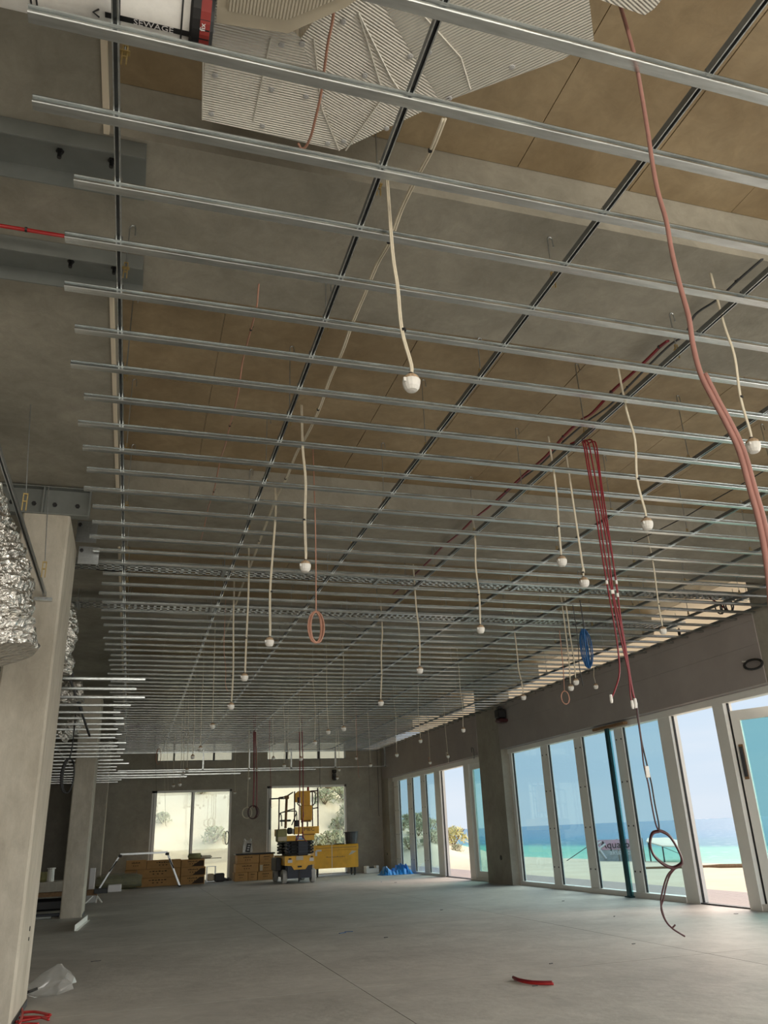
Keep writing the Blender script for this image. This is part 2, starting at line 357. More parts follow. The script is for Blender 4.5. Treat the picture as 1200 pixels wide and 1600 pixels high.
# ---------------------------------------------------------------- right wall
struct('wall_right_pillar', MB().box((8.98, 19.40, 0), (9.35, 20.85, ZP)), 'concrete_wall')
struct('wall_right_upstand', MB().box((8.98, 8.5, 3.16), (9.35, 9.8, ZP)), 'concrete_wall')
struct('wall_right_corner', MB().box((8.99, 29.42, 0), (9.35, 30.3, ZP)), 'concrete_wall')
struct('wall_right_front', MB().box((9.0, -6, 0), (9.35, 2.0, ZP)), 'concrete_wall')
bk = thing('wall_right', None, None, (9, 15, 3.16), kind='structure')
for (a, b) in ((20.85, 30.06), (9.8, 19.40), (2.0, 8.5)):
    y = a
    n = max(1, round((b-a)/3.0)); d = (b-a)/n
    MB().box((8.99, a, 3.165), (9.34, b, 4.27)).build('lining_core', 'plaster_grey', bk)
    for i in range(n):
        for (z0, z1) in ((3.16, 3.755), (3.758, 4.12), (4.123, 4.28)):
            MB().box((8.965, a+i*d+.001, z0), (8.99, a+(i+1)*d-.001, z1)).build('lining_board', 'plaster_grey', bk)
# ---------------------------------------------------------------- glazing
def bolts(mb, x, y, zs, r=.016):
    for z in zs: mb.lathe([(r, -.006), (r, .002), (r*.5, .004)], (x-.003, y, z), 8, 'x')
FX0, FX1 = 9.20, 9.28
def pane(root, y0, y1, z0, z1, g='glass_blue'):
    MB().box((9.235, y0, z0), (9.243, y1, z1)).build('pane', g, root)
def post(root, y0, y1, z0, z1, bolt=True, name='mullion', m_='white_frame', x0=FX0, x1=FX1):
    p = MB().box((x0, y0, z0), (x1, y1, z1)).build(name, m_, root)
    if bolt:
        b = MB(); ys = [y0+(y1-y0)*.22, y1-(y1-y0)*.22] if y1-y0 > .25 else [(y0+y1)/2]
        for yy in ys: bolts(b, x0, yy, [z0+.35, z0+1.15, z0+1.95, z0+2.75])
        b.build('bolt', 'black', p)
    MB().box((9.222, y0-.02, z0), (9.256, y0, z1)).build('gasket', 'black', p); MB().box((9.222, y1, z0), (9.256, y1+.02, z1)).build('gasket', 'black', p)
w2 = thing('window_2', None, None, (9.24, 12, 0), kind='structure')
MB().box((9.16, 12.9, 0), (9.32, 19.36, .09)).build('sill_rail', 'white_frame', w2)
MB().box((9.16, 5.5, 0), (9.32, 11.33, .09)).build('sill_rail', 'white_frame', w2)
MB().box((9.18, 11.33, 0), (9.32, 12.9, .02)).build('threshold', 'dark_grey', w2)
MB().box((9.16, 2, 3.05), (9.32, 19.4, 3.16)).build('head_rail', 'white_frame', w2)
post(w2, 19.25, 19.40, .09, 3.05, False, x0=9.19)
for a, b in ((17.31, 17.66), (15.75, 16.08), (14.15, 14.45)): post(w2, a, b, .09, 3.05)
post(w2, 12.55, 12.90, .0, 3.05, False, 'door_post', x0=9.17, x1=9.34)
post(w2, 11.07, 11.33, .0, 3.05, False, 'door_post', x0=9.15, x1=9.32)
for a, b in ((17.66, 19.25), (16.08, 17.31), (14.45, 15.75), (12.90, 14.15)): pane(w2, a, b, .09, 3.05)
pane(w2, 2.0, 5.4, .09, 3.05); post(w2, 5.4, 5.6, .0, 3.05, False)
w1 = thing('window_1', None, None, (9.24, 25, 0), kind='structure')
MB().box((9.16, 24.5, 0), (9.32, 30.0, .07)).build('sill_rail', 'white_frame', w1)
MB().box((9.18, 22.45, 0), (9.32, 24.5, .02)).build('threshold', 'dark_grey', w1)
MB().box((9.16, 20.85, 0), (9.32, 22.1, .07)).build('sill_rail', 'white_frame', w1)
MB().box((9.16, 20.85, 3.02), (9.32, 30.06, 3.16)).build('head_rail', 'white_frame', w1)
post(w1, 28.85, 29.32, .07, 3.02, True, x0=9.19); MB().box((9.2, 29.32, 0), (9.32, 29.42, 3.16)).build('jamb', 'white_frame', w1)
for a, b in ((27.35, 27.84), (25.96, 26.43)): post(w1, a, b, .07, 3.02)
post(w1, 24.49, 25.0, 0, 3.02, False, 'door_post', x0=9.17, x1=9.34)
post(w1, 22.08, 22.45, 0, 3.02, False, 'door_post', x0=9.15)
for a, b in ((27.84, 28.85), (26.43, 27.35), (25.0, 25.96)): pane(w1, a, b, .07, 3.02)
def leaf(root, p0, p1, z0, z1, g, handle=True):      # a framed door leaf between two plan points
    p0 = Vector(p0); p1 = Vector(p1); L = (p1-p0).length; a = math.atan2(p1.y-p0.y, p1.x-p0.x); R = Matrix.Rotation(a, 3, 'Z'); o = Vector((p0.x, p0.y, 0))
    def B(u0, u1, v0, v1, za, zb, nm, mt, par):
        mb = MB(); vs = [R @ Vector((u, v, z)) + o for u in (u0, u1) for v in (v0, v1) for z in (za, zb)]
        mb.add(vs, [(0, 1, 3, 2), (4, 6, 7, 5), (0, 4, 5, 1), (2, 3, 7, 6), (0, 2, 6, 4), (1, 5, 7, 3)]); return mb.build(nm, mt, par)
    st = B(0, .14, -.03, .03, z0, z1, 'stile', 'white_frame', root); B(L-.14, L, -.03, .03, z0, z1, 'stile', 'white_frame', root)
    B(.14, L-.14, -.03, .03, z1-.16, z1, 'rail', 'white_frame', root); B(.14, L-.14, -.03, .03, z0, z0+.16, 'rail', 'white_frame', root)
    B(.14, L-.14, -.004, .004, z0+.16, z1-.16, 'pane', g, root)
    return B, st
d1 = thing('door_1', None, None, (9.24, 22, 0), kind='structure')
leaf(d1, (9.24, 22.07), (9.24, 20.86), .07, 3.02, 'glass_teal')
d2 = thing('door_2', None, None, (9.24, 11, 0), kind='structure')
B_, st = leaf(d2, (9.25, 11.04), (9.98, 9.60), .05, 2.92, 'glass_teal')
B_(.05, .10, -.065, -.03, 1.9, 2.35, 'handle', 'dark_grey', d2); B_(.04, .11, -.04, -.028, 1.86, 2.39, 'handle_plate', 'brown_timber', d2)
# back windows
def back_win(name, x0, x1, z1, mull):
    w = thing(name, None, None, ((x0+x1)/2, YB+.12, 0), kind='structure')
    f = .07
    for a, b, za, zb in ((x0, x0+.17, 0, z1), (x1-f, x1, 0, z1), (x0, x1, z1-f, z1), (x0, x1, 0, .04)): MB().box((a, YB+.04, za), (b, YB+.16, zb)).build('frame_bar', 'white_frame', w)
    MB().box((x0+.06, YB+.02, 0), (x0+.075, YB+.045, z1)).build('track_groove', 'dark_grey', w)
    xs = [x0+.17] + ([mull] if mull else []) + [x1-f]
    if mull: MB().box((mull-.05, YB+.04, .04), (mull+.05, YB+.16, z1-f)).build('mullion', 'white_frame', w); MB().box((mull-.058, YB+.03, .04), (mull-.03, YB+.05, z1-f)).build('gasket', 'dark_grey', w)
    for a, b in zip(xs, xs[1:]): MB().box((a, YB+.10, .04), (b, YB+.108, z1-f)).build('pane', 'glass_clear', w)
back_win('window_3', .68, 3.42, 2.95, 2.08); back_win('window_4', 4.68, 7.63, 3.02, None)
for i, (x0, x1, sx) in enumerate(((.8, 3.4, (1.35, 2.75)), (4.68, 7.63, (5.4, 6.6)))):
    w = thing('window_%d' % (5+i), None, None, ((x0+x1)/2, YB+.1, 3.93), kind='structure')
    MB().box((x0, YB+.05, 3.93), (x1, YB+.2, 3.96)).build('sill_rail', 'steel_grey', w)
    for s_ in sx: MB().box((s_-.03, YB+.03, 3.96), (s_+.03, YB+.2, 4.55)).build('stud', 'dark_grey', w)
    MB().box((x0, YB+.12, 3.96), (x1, YB+.125, 4.55)).build('pane', 'glass_clear', w)
struct('added_sun_board', MB().box((-1, 33.4, 3.7), (9.6, 33.5, 5.3)), 'cream_board')  # freestanding board added in the sun so the high slits look bright
for (a, b) in spans[1:]: MB().box((-.372, a, ZS-.012), (-.345, b, ZS+.03)).build('edge_strip', 'cream_board', ce)
# ---------------------------------------------------------------- columns
for i, (y0, y1) in enumerate(((7.74, 8.83), (18.3, 19.3), (28.7, 29.7))):
    t = thing('concrete_column', ['tall pale concrete column closest to the camera at left edge', 'middle concrete column of the left row, behind the first', 'farthest concrete column of the left row near back wall'][i], 'column', (-.98, (y0+y1)/2, 0), 'concrete columns along the left side')
    zt = 4.29 if i == 0 else 3.45+.83 if i == 1 else 4.29
    c = .02
    x0, x1 = (-1.2, -.77) if i == 0 else (-1.17, -.76)
    MB().loft([[(x0+c, y0, z), (x1-c, y0, z), (x1, y0+c, z), (x1, y1-c, z), (x1-c, y1, z), (x0+c, y1, z), (x0, y1-c, z), (x0, y0+c, z)] for z in (0, zt)]).build('shaft', 'concrete_column', t)
    MB().box((x0-.012, y0+.03, .0), (x1+.01, y1-.03, .05)).build('base_joint', 'dark_grey', t)
    if i == 0:
        p = atx(46, 1457, -.768); MB().lathe([(.02, 0), (.02, .006)], (-.771, p.y, p.z+.03), 10, 'x').lathe([(.015, 0), (.015, .006)], (-.771, p.y, p.z-.05), 10, 'x').build('fixing_hole', 'black', t)
# ---------------------------------------------------------------- outside: sand, dune, sea, deck
def ridge(x):
    pts = [(-80, 6.5), (0, 6.0), (6, 5.4), (9.8, 3.75), (11.3, 3.0), (14.4, 1.8), (15.8, 1.3), (17.1, .45), (18.5, -.35), (300, -.35)]
    for (a, b), (c, d) in zip(pts, pts[1:]):
        if a <= x <= c: return b+(d-b)*(x-a)/(c-a)
    return -.35
def ground(x, y):
    h = -.35
    t = min(1, max(0, (y-32.5)/13)); t = t*t*(3-2*t)
    r = ridge(x); h = -.35+(r+.35)*t
    if y > 32: h += min(1, (y-32)/4)*(.18*math.sin(x*.9+y*.4)+.12*math.sin(x*2.1-y*.7))*(1 if r > .5 else max(0, (r+.35)/.85))
    if x > 20: h = max(-2.5, h - .045*(x-20))
    return h
xs = [-120, -60, -30, -15, -8] + [-6+i*.9 for i in range(33)] + [26, 30, 36, 60]; ys = [-90, -50, -20, -8] + [-2+i*2. for i in range(17)] + [33+i*.8 for i in range(30)] + [60, 70, 90, 140]
tm = MB(); k = len(ys)
def inb(x, y): return -5.9 < x < 9.2 and -5.5 < y < 30.8
tm.add([(x, y, ground(x, y)-(.4 if inb(x, y) else 0)) for x in xs for y in ys], [(i*k+j, (i+1)*k+j, (i+1)*k+j+1, i*k+j+1) for i in range(len(xs)-1) for j in range(k-1)])
o = tm.build('sand_ground', 'sand', smooth=True); o['kind'] = 'structure'
se = MB().add([(15, -4000, -.62), (9000, -4000, -.62), (9000, 9000, -.62), (15, 9000, -.62)], [(0, 1, 2, 3)])
o = bpy.data.objects.new('sea', se.mesh('sea', 'sea', Vector((0, 0, 0)))); COL.objects.link(o); o['kind'] = 'structure'
dk = thing('deck', None, None, (10.5, 15, -.1), kind='structure')
for i in range(16):
    for j in range(7):
        y = -2+j*5.4+(.0 if i % 2 else -2.1)
        MB().box((9.36+i*.142, y, -.075), (9.36+i*.142+.136, y+5.392, -.05)).build('deck_board', 'deck_board', dk)
MB().box((9.36, -4, -.4), (11.6, 36, -.08)).build('deck_base', 'dark_grey', dk)
def bush(x, y, s, mt, lab, grp, n=260):
    z = ground(x, y)
    t = thing('dune_shrub', lab, 'shrub', (x, y, z-.03), grp); L = MB()
    for i in range(n):
        a = random.uniform(0, 6.28); el = random.random()**.6; r = s*math.sqrt(random.random())*(1-.5*el); c = Vector((x+r*math.cos(a), y+r*math.sin(a), z+el*s*.95*(1-.35*(r/s))))
        u = Vector((random.gauss(0, 1), random.gauss(0, 1), random.gauss(0, 1))).normalized(); w = u.orthogonal().normalized(); q = s*random.uniform(.05, .12)
        L.add([c+u*q*1.6, c+w*q*.5, c-u*q*1.6, c-w*q*.5], [(0, 1, 2, 3)])
    L.build('foliage', mt, t, kind='stuff')
    S = MB()
    for i in range(7):
        a = i*.9; S.tube([(x, y, z-.05), (x+s*.3*math.cos(a), y+s*.3*math.sin(a), z+s*.4), (x+s*.6*math.cos(a+.3), y+s*.6*math.sin(a+.3), z+s*.75)], s*.025, 4)
    S.build('stem', 'twig', t, kind='stuff')
BS = [(565, 1300, 39, 1.2), (520, 1300, 37, .9), (535, 1322, 36, 1.0), (512, 1262, 43, 1.0), (553, 1318, 37.5, .9), (524, 1250, 45, 1.1), (500, 1246, 45.5, .8), (336, 1300, 37, .7), (330, 1262, 44, .8), (648, 1300, 43, 1.3), (634, 1296, 43.5, 1.1), (655, 1322, 39, 1.0), (672, 1312, 42, 1.2), (660, 1290, 45, 1.1), (640, 1330, 37, .9), (710, 1330, 41, 1.0), (674, 1335, 38, .8), (690, 1318, 45, .9), (630, 1318, 40, .8), (715, 1342, 39, .6), (492, 1330, 36, .8), (545, 1262, 45, .7), (355, 1238, 47, .9), (508, 1290, 41, .8), (516, 1275, 44, .7), (540, 1290, 42, .9), (530, 1310, 39, .6), (547, 1305, 40, .8), (312, 1285, 40, .5), (285, 1255, 46, .6), (252, 1300, 38, .5), (665, 1345, 37, .5), (684, 1344, 38, .6), (699, 1330, 42, .8), (530, 1240, 47, .9)]
cnt = {}
BS.sort(key=lambda b: b[0])
for i, (px, py, Y, s) in enumerate(BS):
    if px > 600 and px != 710: s *= .68
    p = aty(px, py, Y); i = 15 if (px, py) == (710, 1330) else 0; mt = 'leaf_yellow' if i in (15,) else 'leaf'
    where = 'slope outside the left back window' if px < 370 else 'slope behind the scissor lift' if px < 580 else 'dune beyond the far glazed opening'
    cnt[where] = cnt.get(where, 0)+1
    bush(p.x, Y, s, mt, ('yellow-green bush in the open doorway of the far glazing' if i == 15 else 'low grey-green shrub on the ' + where + ', %s from the left' % ('first' if cnt[where] == 1 else nth(cnt[where]-1))), 'shrubs on the ' + where)
# boat shade and banner on the beach
p0 = atz(930, 1347, -.55); p1 = atz(1008, 1345, -.55)
bt = thing('banner_screen', 'faded pink and grey printed beach banner on a low frame with script lettering', 'banner', ((p0.x+p1.x)/2, (p0.y+p1.y)/2, -.6))
H_ = 1.05; d = (p1-p0).normalized(); nrm = Vector((d.y, -d.x, 0))
if nrm.x > 0: nrm = -nrm
def slab_between(a, b, z0, z1, th):
    n = Vector(((b-a).y, -(b-a).x, 0)).normalized()*th/2
    return MB().loft([[a+n+Vector((0, 0, z0-a.z)), b+n+Vector((0, 0, z0-b.z)), b-n+Vector((0, 0, z0-b.z)), a-n+Vector((0, 0, z0-a.z))], [a+n+Vector((0, 0, z1-a.z)), b+n+Vector((0, 0, z1-b.z)), b-n+Vector((0, 0, z1-b.z)), a-n+Vector((0, 0, z1-a.z))]])
slab_between(p0, p1, -.55, .48, .03).build('cloth', 'banner_grey', bt)
a_ = p0 + nrm*.03; b_ = p1+nrm*.03
slab_between(a_, b_, .02, .5, .02).build('upper_panel', 'banner_cloth', bt)
for k_ in range(3): q = p0.lerp(p1, k_/2); MB().tube([(q.x, q.y, -.62), (q.x, q.y, .52)], .03, 6).build('upright', 'twig', bt)
MB().tube([p0+Vector((-.02, 0, .9)), p0+Vector((-1.6, .5, .0))], .02, 5).build('stay_rope', 'dark_grey', bt)
ang = math.atan2(d.y, d.x)
RB = Matrix(((d.x, 0, nrm.x), (d.y, 0, nrm.y), (0, 1, 0))).to_euler()
mid = p0.lerp(p1, .55) + nrm*.06
text('Aquatoon', 'lettering', .50, 'black', bt, (mid.x, mid.y, .24), RB, .004)
text('akuatics', 'lettering', .36, 'print_white', bt, (mid.x, mid.y, -.12), RB, .004)
sw = MB(); q = p0.lerp(p1, .14)+nrm*.06
for (u0, v0, u1, v1, w_) in ((-.25, .35, .25, -.4, .05), (.3, .3, -.2, -.1, .06), (-.3, .1, .1, .42, .04)):
    sw.tube([q+d*u0+Vector((0, 0, v0+.55)), q+d*(u0+u1)/2+Vector((0, 0, (v0+v1)/2+.6)), q+d*u1+Vector((0, 0, v1+.55))], w_, 5)
sw.build('swash_emblem', 'print_white', bt)
ct = thing('boat_canopy', 'cream canvas sunshade on thin poles on the beach, right of the banner', 'canopy', (*p1.xy, -.6))
A = [atz(1013, 1312, .62), atz(1048, 1311, .62), atz(1077, 1319, .45), atz(1048, 1323, .40), atz(1010, 1316, .55)]
A = [aty(x, y, Yy) for x, y, Yy in ((1012, 1311, 38.5), (1042, 1310, 39.5), (1083, 1320, 38.6), (1068, 1324, 36.2), (1035, 1323, 36.4), (1010, 1316, 37.3))]
MB().loft([[v for v in A], [v+Vector((0, 0, .05)) for v in A]]).build('canvas_roof', 'canvas', ct)
for v in (A[3], A[4], A[2], A[0]): MB().tube([v, Vector((v.x, v.y, -.6))], .035, 6).build('pole', 'dark_grey', ct)
MB().tube([A[4], Vector((A[4].x+1.5, A[4].y-.6, -.6))], .012, 4).build('stay_rope', 'dark_grey', ct)
p = atz(1140, 1354, -.33); t = MB().tube(spl([(p.x-2.5, p.y+2.2, -.33), (p.x-.6, p.y+.4, -.30), (p.x+1, p.y-1, -.31), (p.x+4, p.y-4, -.3)]), [.045]*6+[.07]*10, 7).build('driftwood_log', 'brown_timber'); tag(t, 'long weathered log lying across the sand beyond the open doorway', 'log')

# ---------------------------------------------------------------- steel brackets under the soffit
def pfc(name, lab, y0, y1, xe, grp):
    t = thing(name, lab, 'steel beam', (-1.5, (y0+y1)/2, ZS-.1), grp)
    MB().profile([(0, -.095), (0, 0), (y1-y0, 0), (y1-y0, -.095)], (-3.5, y0, ZS-.016), (xe, y0, ZS-.016), .009).build('channel', 'steel_grey', t)
    for x in (xe-.17, xe-.42, xe-1.1): 
        MB().lathe([(.02, -.012), (.02, .0)], (x, (y0+y1)/2, ZS-.013), 6).lathe([(.011, -.05), (.011, 0)], (x, (y0+y1)/2, ZS-.013), 8).build('bolt', 'black', t)
pfc('steel_channel', 'grey steel channel bolted under the soffit, upper of the two at left edge', 3.22, 3.50, -.165, 'steel channels under the soffit')
pfc('steel_channel', 'grey steel channel bolted under the soffit, lower of the two at left edge', 4.09, 4.36, -.165, 'steel channels under the soffit')
t = thing('steel_bracket', 'stiffened grey steel channel bracket on top of the nearest column', 'steel beam', (-.95, 7.75, 4.29))
MB().profile([(-.1, .29), (0, .29), (0, 0), (-.1, 0)], (-1.45, 7.82, 4.29), (-.6, 7.82, 4.29), -.01).build('channel', 'steel_grey', t)
for x in (-.605, -1.03): MB().box((x-.006, 7.72, 4.3), (x+.006, 7.82, 4.575)).build('stiffener', 'steel_grey', t)
for x in (-.72, -.93, -1.12, -1.32): MB().lathe([(.022, -.02), (.022, 0)], (x, 7.81, 4.42), 6, 'y').build('bolt', 'black', t)
for i, (a, b) in enumerate((((122, 812), (150, 848)), ((124, 852), (153, 882)))):
    pa = aty(*a, 8.6); pb = aty(*b, 8.6)
    t = thing('fixing_plate', ['upper', 'lower'][i]+' galvanised plate beside the top of the nearest column', 'plate', (pa.x, 8.6, pb.z), 'plates beside the column head')
    MB().box((pa.x, 8.6, pb.z), (pb.x, 8.612, pa.z-.01)).build('plate', 'galv_dark', t)
    MB().lathe([(.02, -.03), (.02, 0)], (pa.x+.03, 8.6, pa.z-.06), 6, 'y').build('bolt', 'black', t)

# ---------------------------------------------------------------- ceiling grid
BW, BH = .052, .028
def GY(k): return 2.36+.411*k-.026
def batten_mesh(x0, x1):
    mb = MB(); prof = [(-BW/2-.009, BH-.004), (-BW/2-.009, BH), (-BW/2, BH), (-BW/2, .0035), (-BW/2+.0035, 0), (BW/2-.0035, 0), (BW/2, .0035), (BW/2, BH), (BW/2+.009, BH), (BW/2+.009, BH-.004)]
    mb.profile(prof, (x0, 0, 0), (x1, 0, 0), .001); return mb
ends = {-2: -.55, -1: -.7, 0: -.585, 1: -.61, 2: -.47, 3: -.537, 4: -.566, 5: -.535, 6: -.582, 7: -.52, 8: -.58, 9: -.567, 10: -.555, 11: -.597, 12: -.54, 13: -.56, 14: -.6}
RAILX = [-.275+1.2*i for i in range(8)] + [8.86]
for k in range(-2, 67):
    Y = GY(k); xl = ends.get(k, -.55+random.uniform(-.05, .05)); xs_ = 7.35+random.uniform(-.12, .12)
    w = 'nearest' if k == -2 else nth(k+2)
    t = thing('ceiling_batten', 'thin galvanised furring channel crossing the open ceiling grid, %s from the camera end' % w, 'ceiling batten', (xl, Y, ZG), 'furring channels of the main ceiling grid')
    a = batten_mesh(0, xs_-xl+.25).mesh('channel', 'galv', Vector((0, 0, 0))); o = bpy.data.objects.new('channel', a); COL.objects.link(o); o.parent = t
    b = batten_mesh(xs_-xl, XR-.045-xl).mesh('extension', 'galv', Vector((0, 0, 0))); o = bpy.data.objects.new('extension', b); COL.objects.link(o); o.parent = t; o.location.z = -.003; o.scale = (1, 1.07, 1)
RZ = ZG+BH
for i, x in enumerate(RAILX):
    mb = MB(); w = .013
    last = i == 8
    t = thing('ceiling_rail', ('galvanised perimeter rail along the right wall at grid height' if last else 'galvanised cross rail above the furring channels, %s from the left' % ('first' if i == 0 else nth(i))), 'ceiling rail', (x, 15, RZ), 'cross rails of the main ceiling grid')
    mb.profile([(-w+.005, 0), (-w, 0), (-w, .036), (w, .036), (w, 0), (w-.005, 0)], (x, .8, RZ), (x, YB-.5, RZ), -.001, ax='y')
    mb.build('rail', 'rail_steel_shaded', t)  # body carries the painted slot shade, lips below stay bright
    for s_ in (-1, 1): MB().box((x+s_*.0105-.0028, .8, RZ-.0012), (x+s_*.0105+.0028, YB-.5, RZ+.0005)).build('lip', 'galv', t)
    if not last:
        c = MB()
        for k in range(-2, 67):
            y = GY(k); c.box((x-.02, y-.028, RZ-.006), (x+.02, y-.024, RZ+.03)).box((x-.02, y+.024, RZ-.006), (x+.02, y+.028, RZ+.03))
        c.build('clip', 'galv', t, kind='stuff')
tag(struct('trim_2', MB().profile([(-.03, .04), (0, .04), (0, 0), (-.03, 0)], (-.6, YB-.55, ZG), (XR-.05, YB-.55, ZG), .001), 'galv'))
# suspension rods with brass clips
r0 = thing('suspension_rod', 'thin wire suspension rod with brass adjuster clip above the ceiling grid', 'hanger', (RAILX[0]+.03, 3.0, RZ+.02), 'hangers of the ceiling grid')
z0 = ZS-RZ-.02
def rodmesh(h):
    b = r0.location
    mb = MB(); o_ = Vector(r0.location)
    mb.tube([o_+Vector((0, 0, .05)), o_+Vector((0, 0, h))], .0042, 5).tube(spl([o_+Vector((0, 0, h)), o_+Vector((.012, 0, h+.018)), o_+Vector((.03, 0, h+.01)), o_+Vector((.034, 0, h-.05))], 3), .0042, 5)
    return mb
def clipmesh():
    o_ = Vector(r0.location); mb = MB()
    mb.box(o_+Vector((-.012, -.004, -.02)), o_+Vector((-.007, .004, .085))).box(o_+Vector((.007, -.004, -.02)), o_+Vector((.012, .004, .085))).box(o_+Vector((-.012, -.005, .08)), o_+Vector((.012, .005, .086))).box(o_+Vector((-.012, -.005, .02)), o_+Vector((.012, .005, .026))).box(o_+Vector((-.02, -.012, .045)), o_+Vector((.02, .012, .05)))
    return mb
clipmesh().build('clip', 'brass', r0)
hsh = ZS-.02-r0.location.z; hlg = ZP-.02-r0.location.z
msh = rodmesh(hsh).mesh('rod', 'galv_dark', Vector(r0.location)); mlg = rodmesh(hlg).mesh('rod', 'galv_dark', Vector(r0.location))
rodo = bpy.data.objects.new('rod', mlg); COL.objects.link(rodo); rodo.parent = r0
first = True
for i in range(8):
    for j in range(19):
        y = 2.55+1.22*j+(.35*(i % 3)) + random.uniform(-.1, .1)
        if y > 26: continue
        beam = any(a-.02 < y < b+.02 for a, b in BEAMS)
        lab = 'wire hanger on the %s cross rail from the left, %s from the camera' % ('first' if i == 0 else nth(i), nth(j))
        if first: r = r0; r.location = (RAILX[i]+.03, y, RZ+.02); r['label'] = lab; first = False
        else: r = dup(r0, (RAILX[i]+.03, y, RZ+.02), lab)
        for c in r.children:
            if c.name.startswith('rod'): c.data = msh if (beam or i == 0 and False) else mlg
# lower grid of the left bay
LE = [(227, 1064), (213, 1079), (226, 1092), (204, 1104), (188, 1115), (193, 1124), (194, 1133), (184, 1141), (190, 1149), (180, 1154), (197, 1162), (183, 1167), (195, 1172), (192, 1178), (188, 1183)]
for k, (px, py) in enumerate(LE):
    Y = 9.45+.62*k; p = aty(px, py, Y); x1 = p.x
    t = thing('ceiling_batten', 'loose-ended furring channel of the lower left bay ceiling, %s from the camera' % nth(k), 'ceiling batten', (x1, Y, 3.0), 'furring channels of the lower left bay')
    mb = MB(); 
    for q in (0,): mb.v += batten_mesh(0, x1+5.9).v; mb.f += batten_mesh(0, x1+5.9).f
    mb.v = [v+Vector((-5.9, Y, p.z)) for v in mb.v]
    t.location.z = p.z; WL[t.name] = Vector((x1, Y, p.z))
    mb.build('channel', 'galv', t)
for k in range(9):
    Y = 19.4+.9*k; z = 3.02
    t = thing('ceiling_batten', 'furring channel of the lower left bay behind the second column, %s in that run' % nth(k), 'ceiling batten', (-1, Y, z), 'far furring channels of the lower left bay')
    mb = batten_mesh(-5.9, -.35+random.uniform(-.1, .25)); mb.v = [v+Vector((0, Y, z)) for v in mb.v]; mb.build('channel', 'galv', t)
for i, x in enumerate((-1.5, -2.8, -4.2)):
    t = MB().profile([(-.012, 0), (-.012, .036), (.012, .036), (.012, 0)], (x, 9.2, 3.09), (x, 28, 3.09), -.001, ax='y').build('ceiling_rail', 'galv_dark')
    tag(t, 'cross rail over the lower left bay channels, %s from the column line' % nth(i), 'ceiling rail', 'cross rails of the lower left bay')
# short rail and wall track by the first column
q = aty(78, 937, 7.72)
t = MB().box((q.x-.14, 7.70, q.z-.016), (q.x+.02, 7.735, q.z+.016)).build('wall_track', 'galv'); tag(t, 'short galvanised angle fixed to the face of the nearest column', 'track')
pa = aty(70, 932, 7.70); pb = aty(-25, 640, 4.2)
t = thing('ceiling_rail', 'lone galvanised rail beside the foil duct, ending at the nearest column', 'ceiling rail', pa)
dd = (pa-pb).normalized(); sid = dd.cross(Vector((0, 0, 1))).normalized()*.014; u_ = Vector((0, 0, .034))
for nm, s1, s2, m_ in (('rail', -1, 1, 'galv_dark'),): 
    mb = MB()
    for (c0, c1, h0, h1) in ((-1, -.8, 0, 1), (.8, 1, 0, 1), (-1, 1, .93, 1), (-1, -.5, 0, .06), (.5, 1, 0, .06)):
        mb.loft([[e_+sid*c0+u_*h0, e_+sid*c1+u_*h0, e_+sid*c1+u_*h1, e_+sid*c0+u_*h1] for e_ in (pa, pb)])
    mb.build(nm, m_, t)
for i, (tp, bt_, Y) in enumerate((((48, 632), (38, 790), 6.0), ((76, 760), (68, 895), 7.0))):
    a = aty(*tp, Y); b = aty(*bt_, Y)
    t = thing('suspension_rod', 'bare wire hanger with brass clip left of the nearest column, %s one' % ['upper', 'lower'][i], 'hanger', b, 'hangers beside the foil duct')
    MB().tube([a, b+Vector((0, 0, .1))], .004, 5).build('rod', 'galv_dark', t)
    MB().box(b+Vector((-.018, -.004, -.04)), b+Vector((-.01, .004, .1))).box(b+Vector((.01, -.004, -.04)), b+Vector((.018, .004, .1))).box(b+Vector((-.018, -.005, .09)), b+Vector((.018, .005, .1))).box(b+Vector((-.018, -.005, .03)), b+Vector((.018, .005, .04))).build('clip', 'brass', t)
# bulkhead framing by the back wall
bf = thing('bulkhead_frame', 'galvanised bulkhead framing of tracks and drop studs in front of the back wall', 'framing', (4, 29, 3.5))
for (x0, x1, z, y) in ((-.5, 8.9, 3.52, 29.0), (-.55, 6.2, 3.46, 29.05), (-1.0, 3.5, 3.34, 28.6), (-1.4, 1.7, 3.25, 28.3), (-1.0, 8.8, 4.17, 29.9)):
    MB().profile([(-.02, .035), (-.02, 0), (.02, 0), (.02, .035)], (x0, y, z), (x1, y, z), .001).build('track', 'galv', bf)
for px in (317, 389, 455, 524, 602):
    x = aty(px, 1200, 29).x; MB().box((x-.025, 28.98, 3.52), (x+.025, 29.02, 4.2)).build('stud', 'galv', bf)
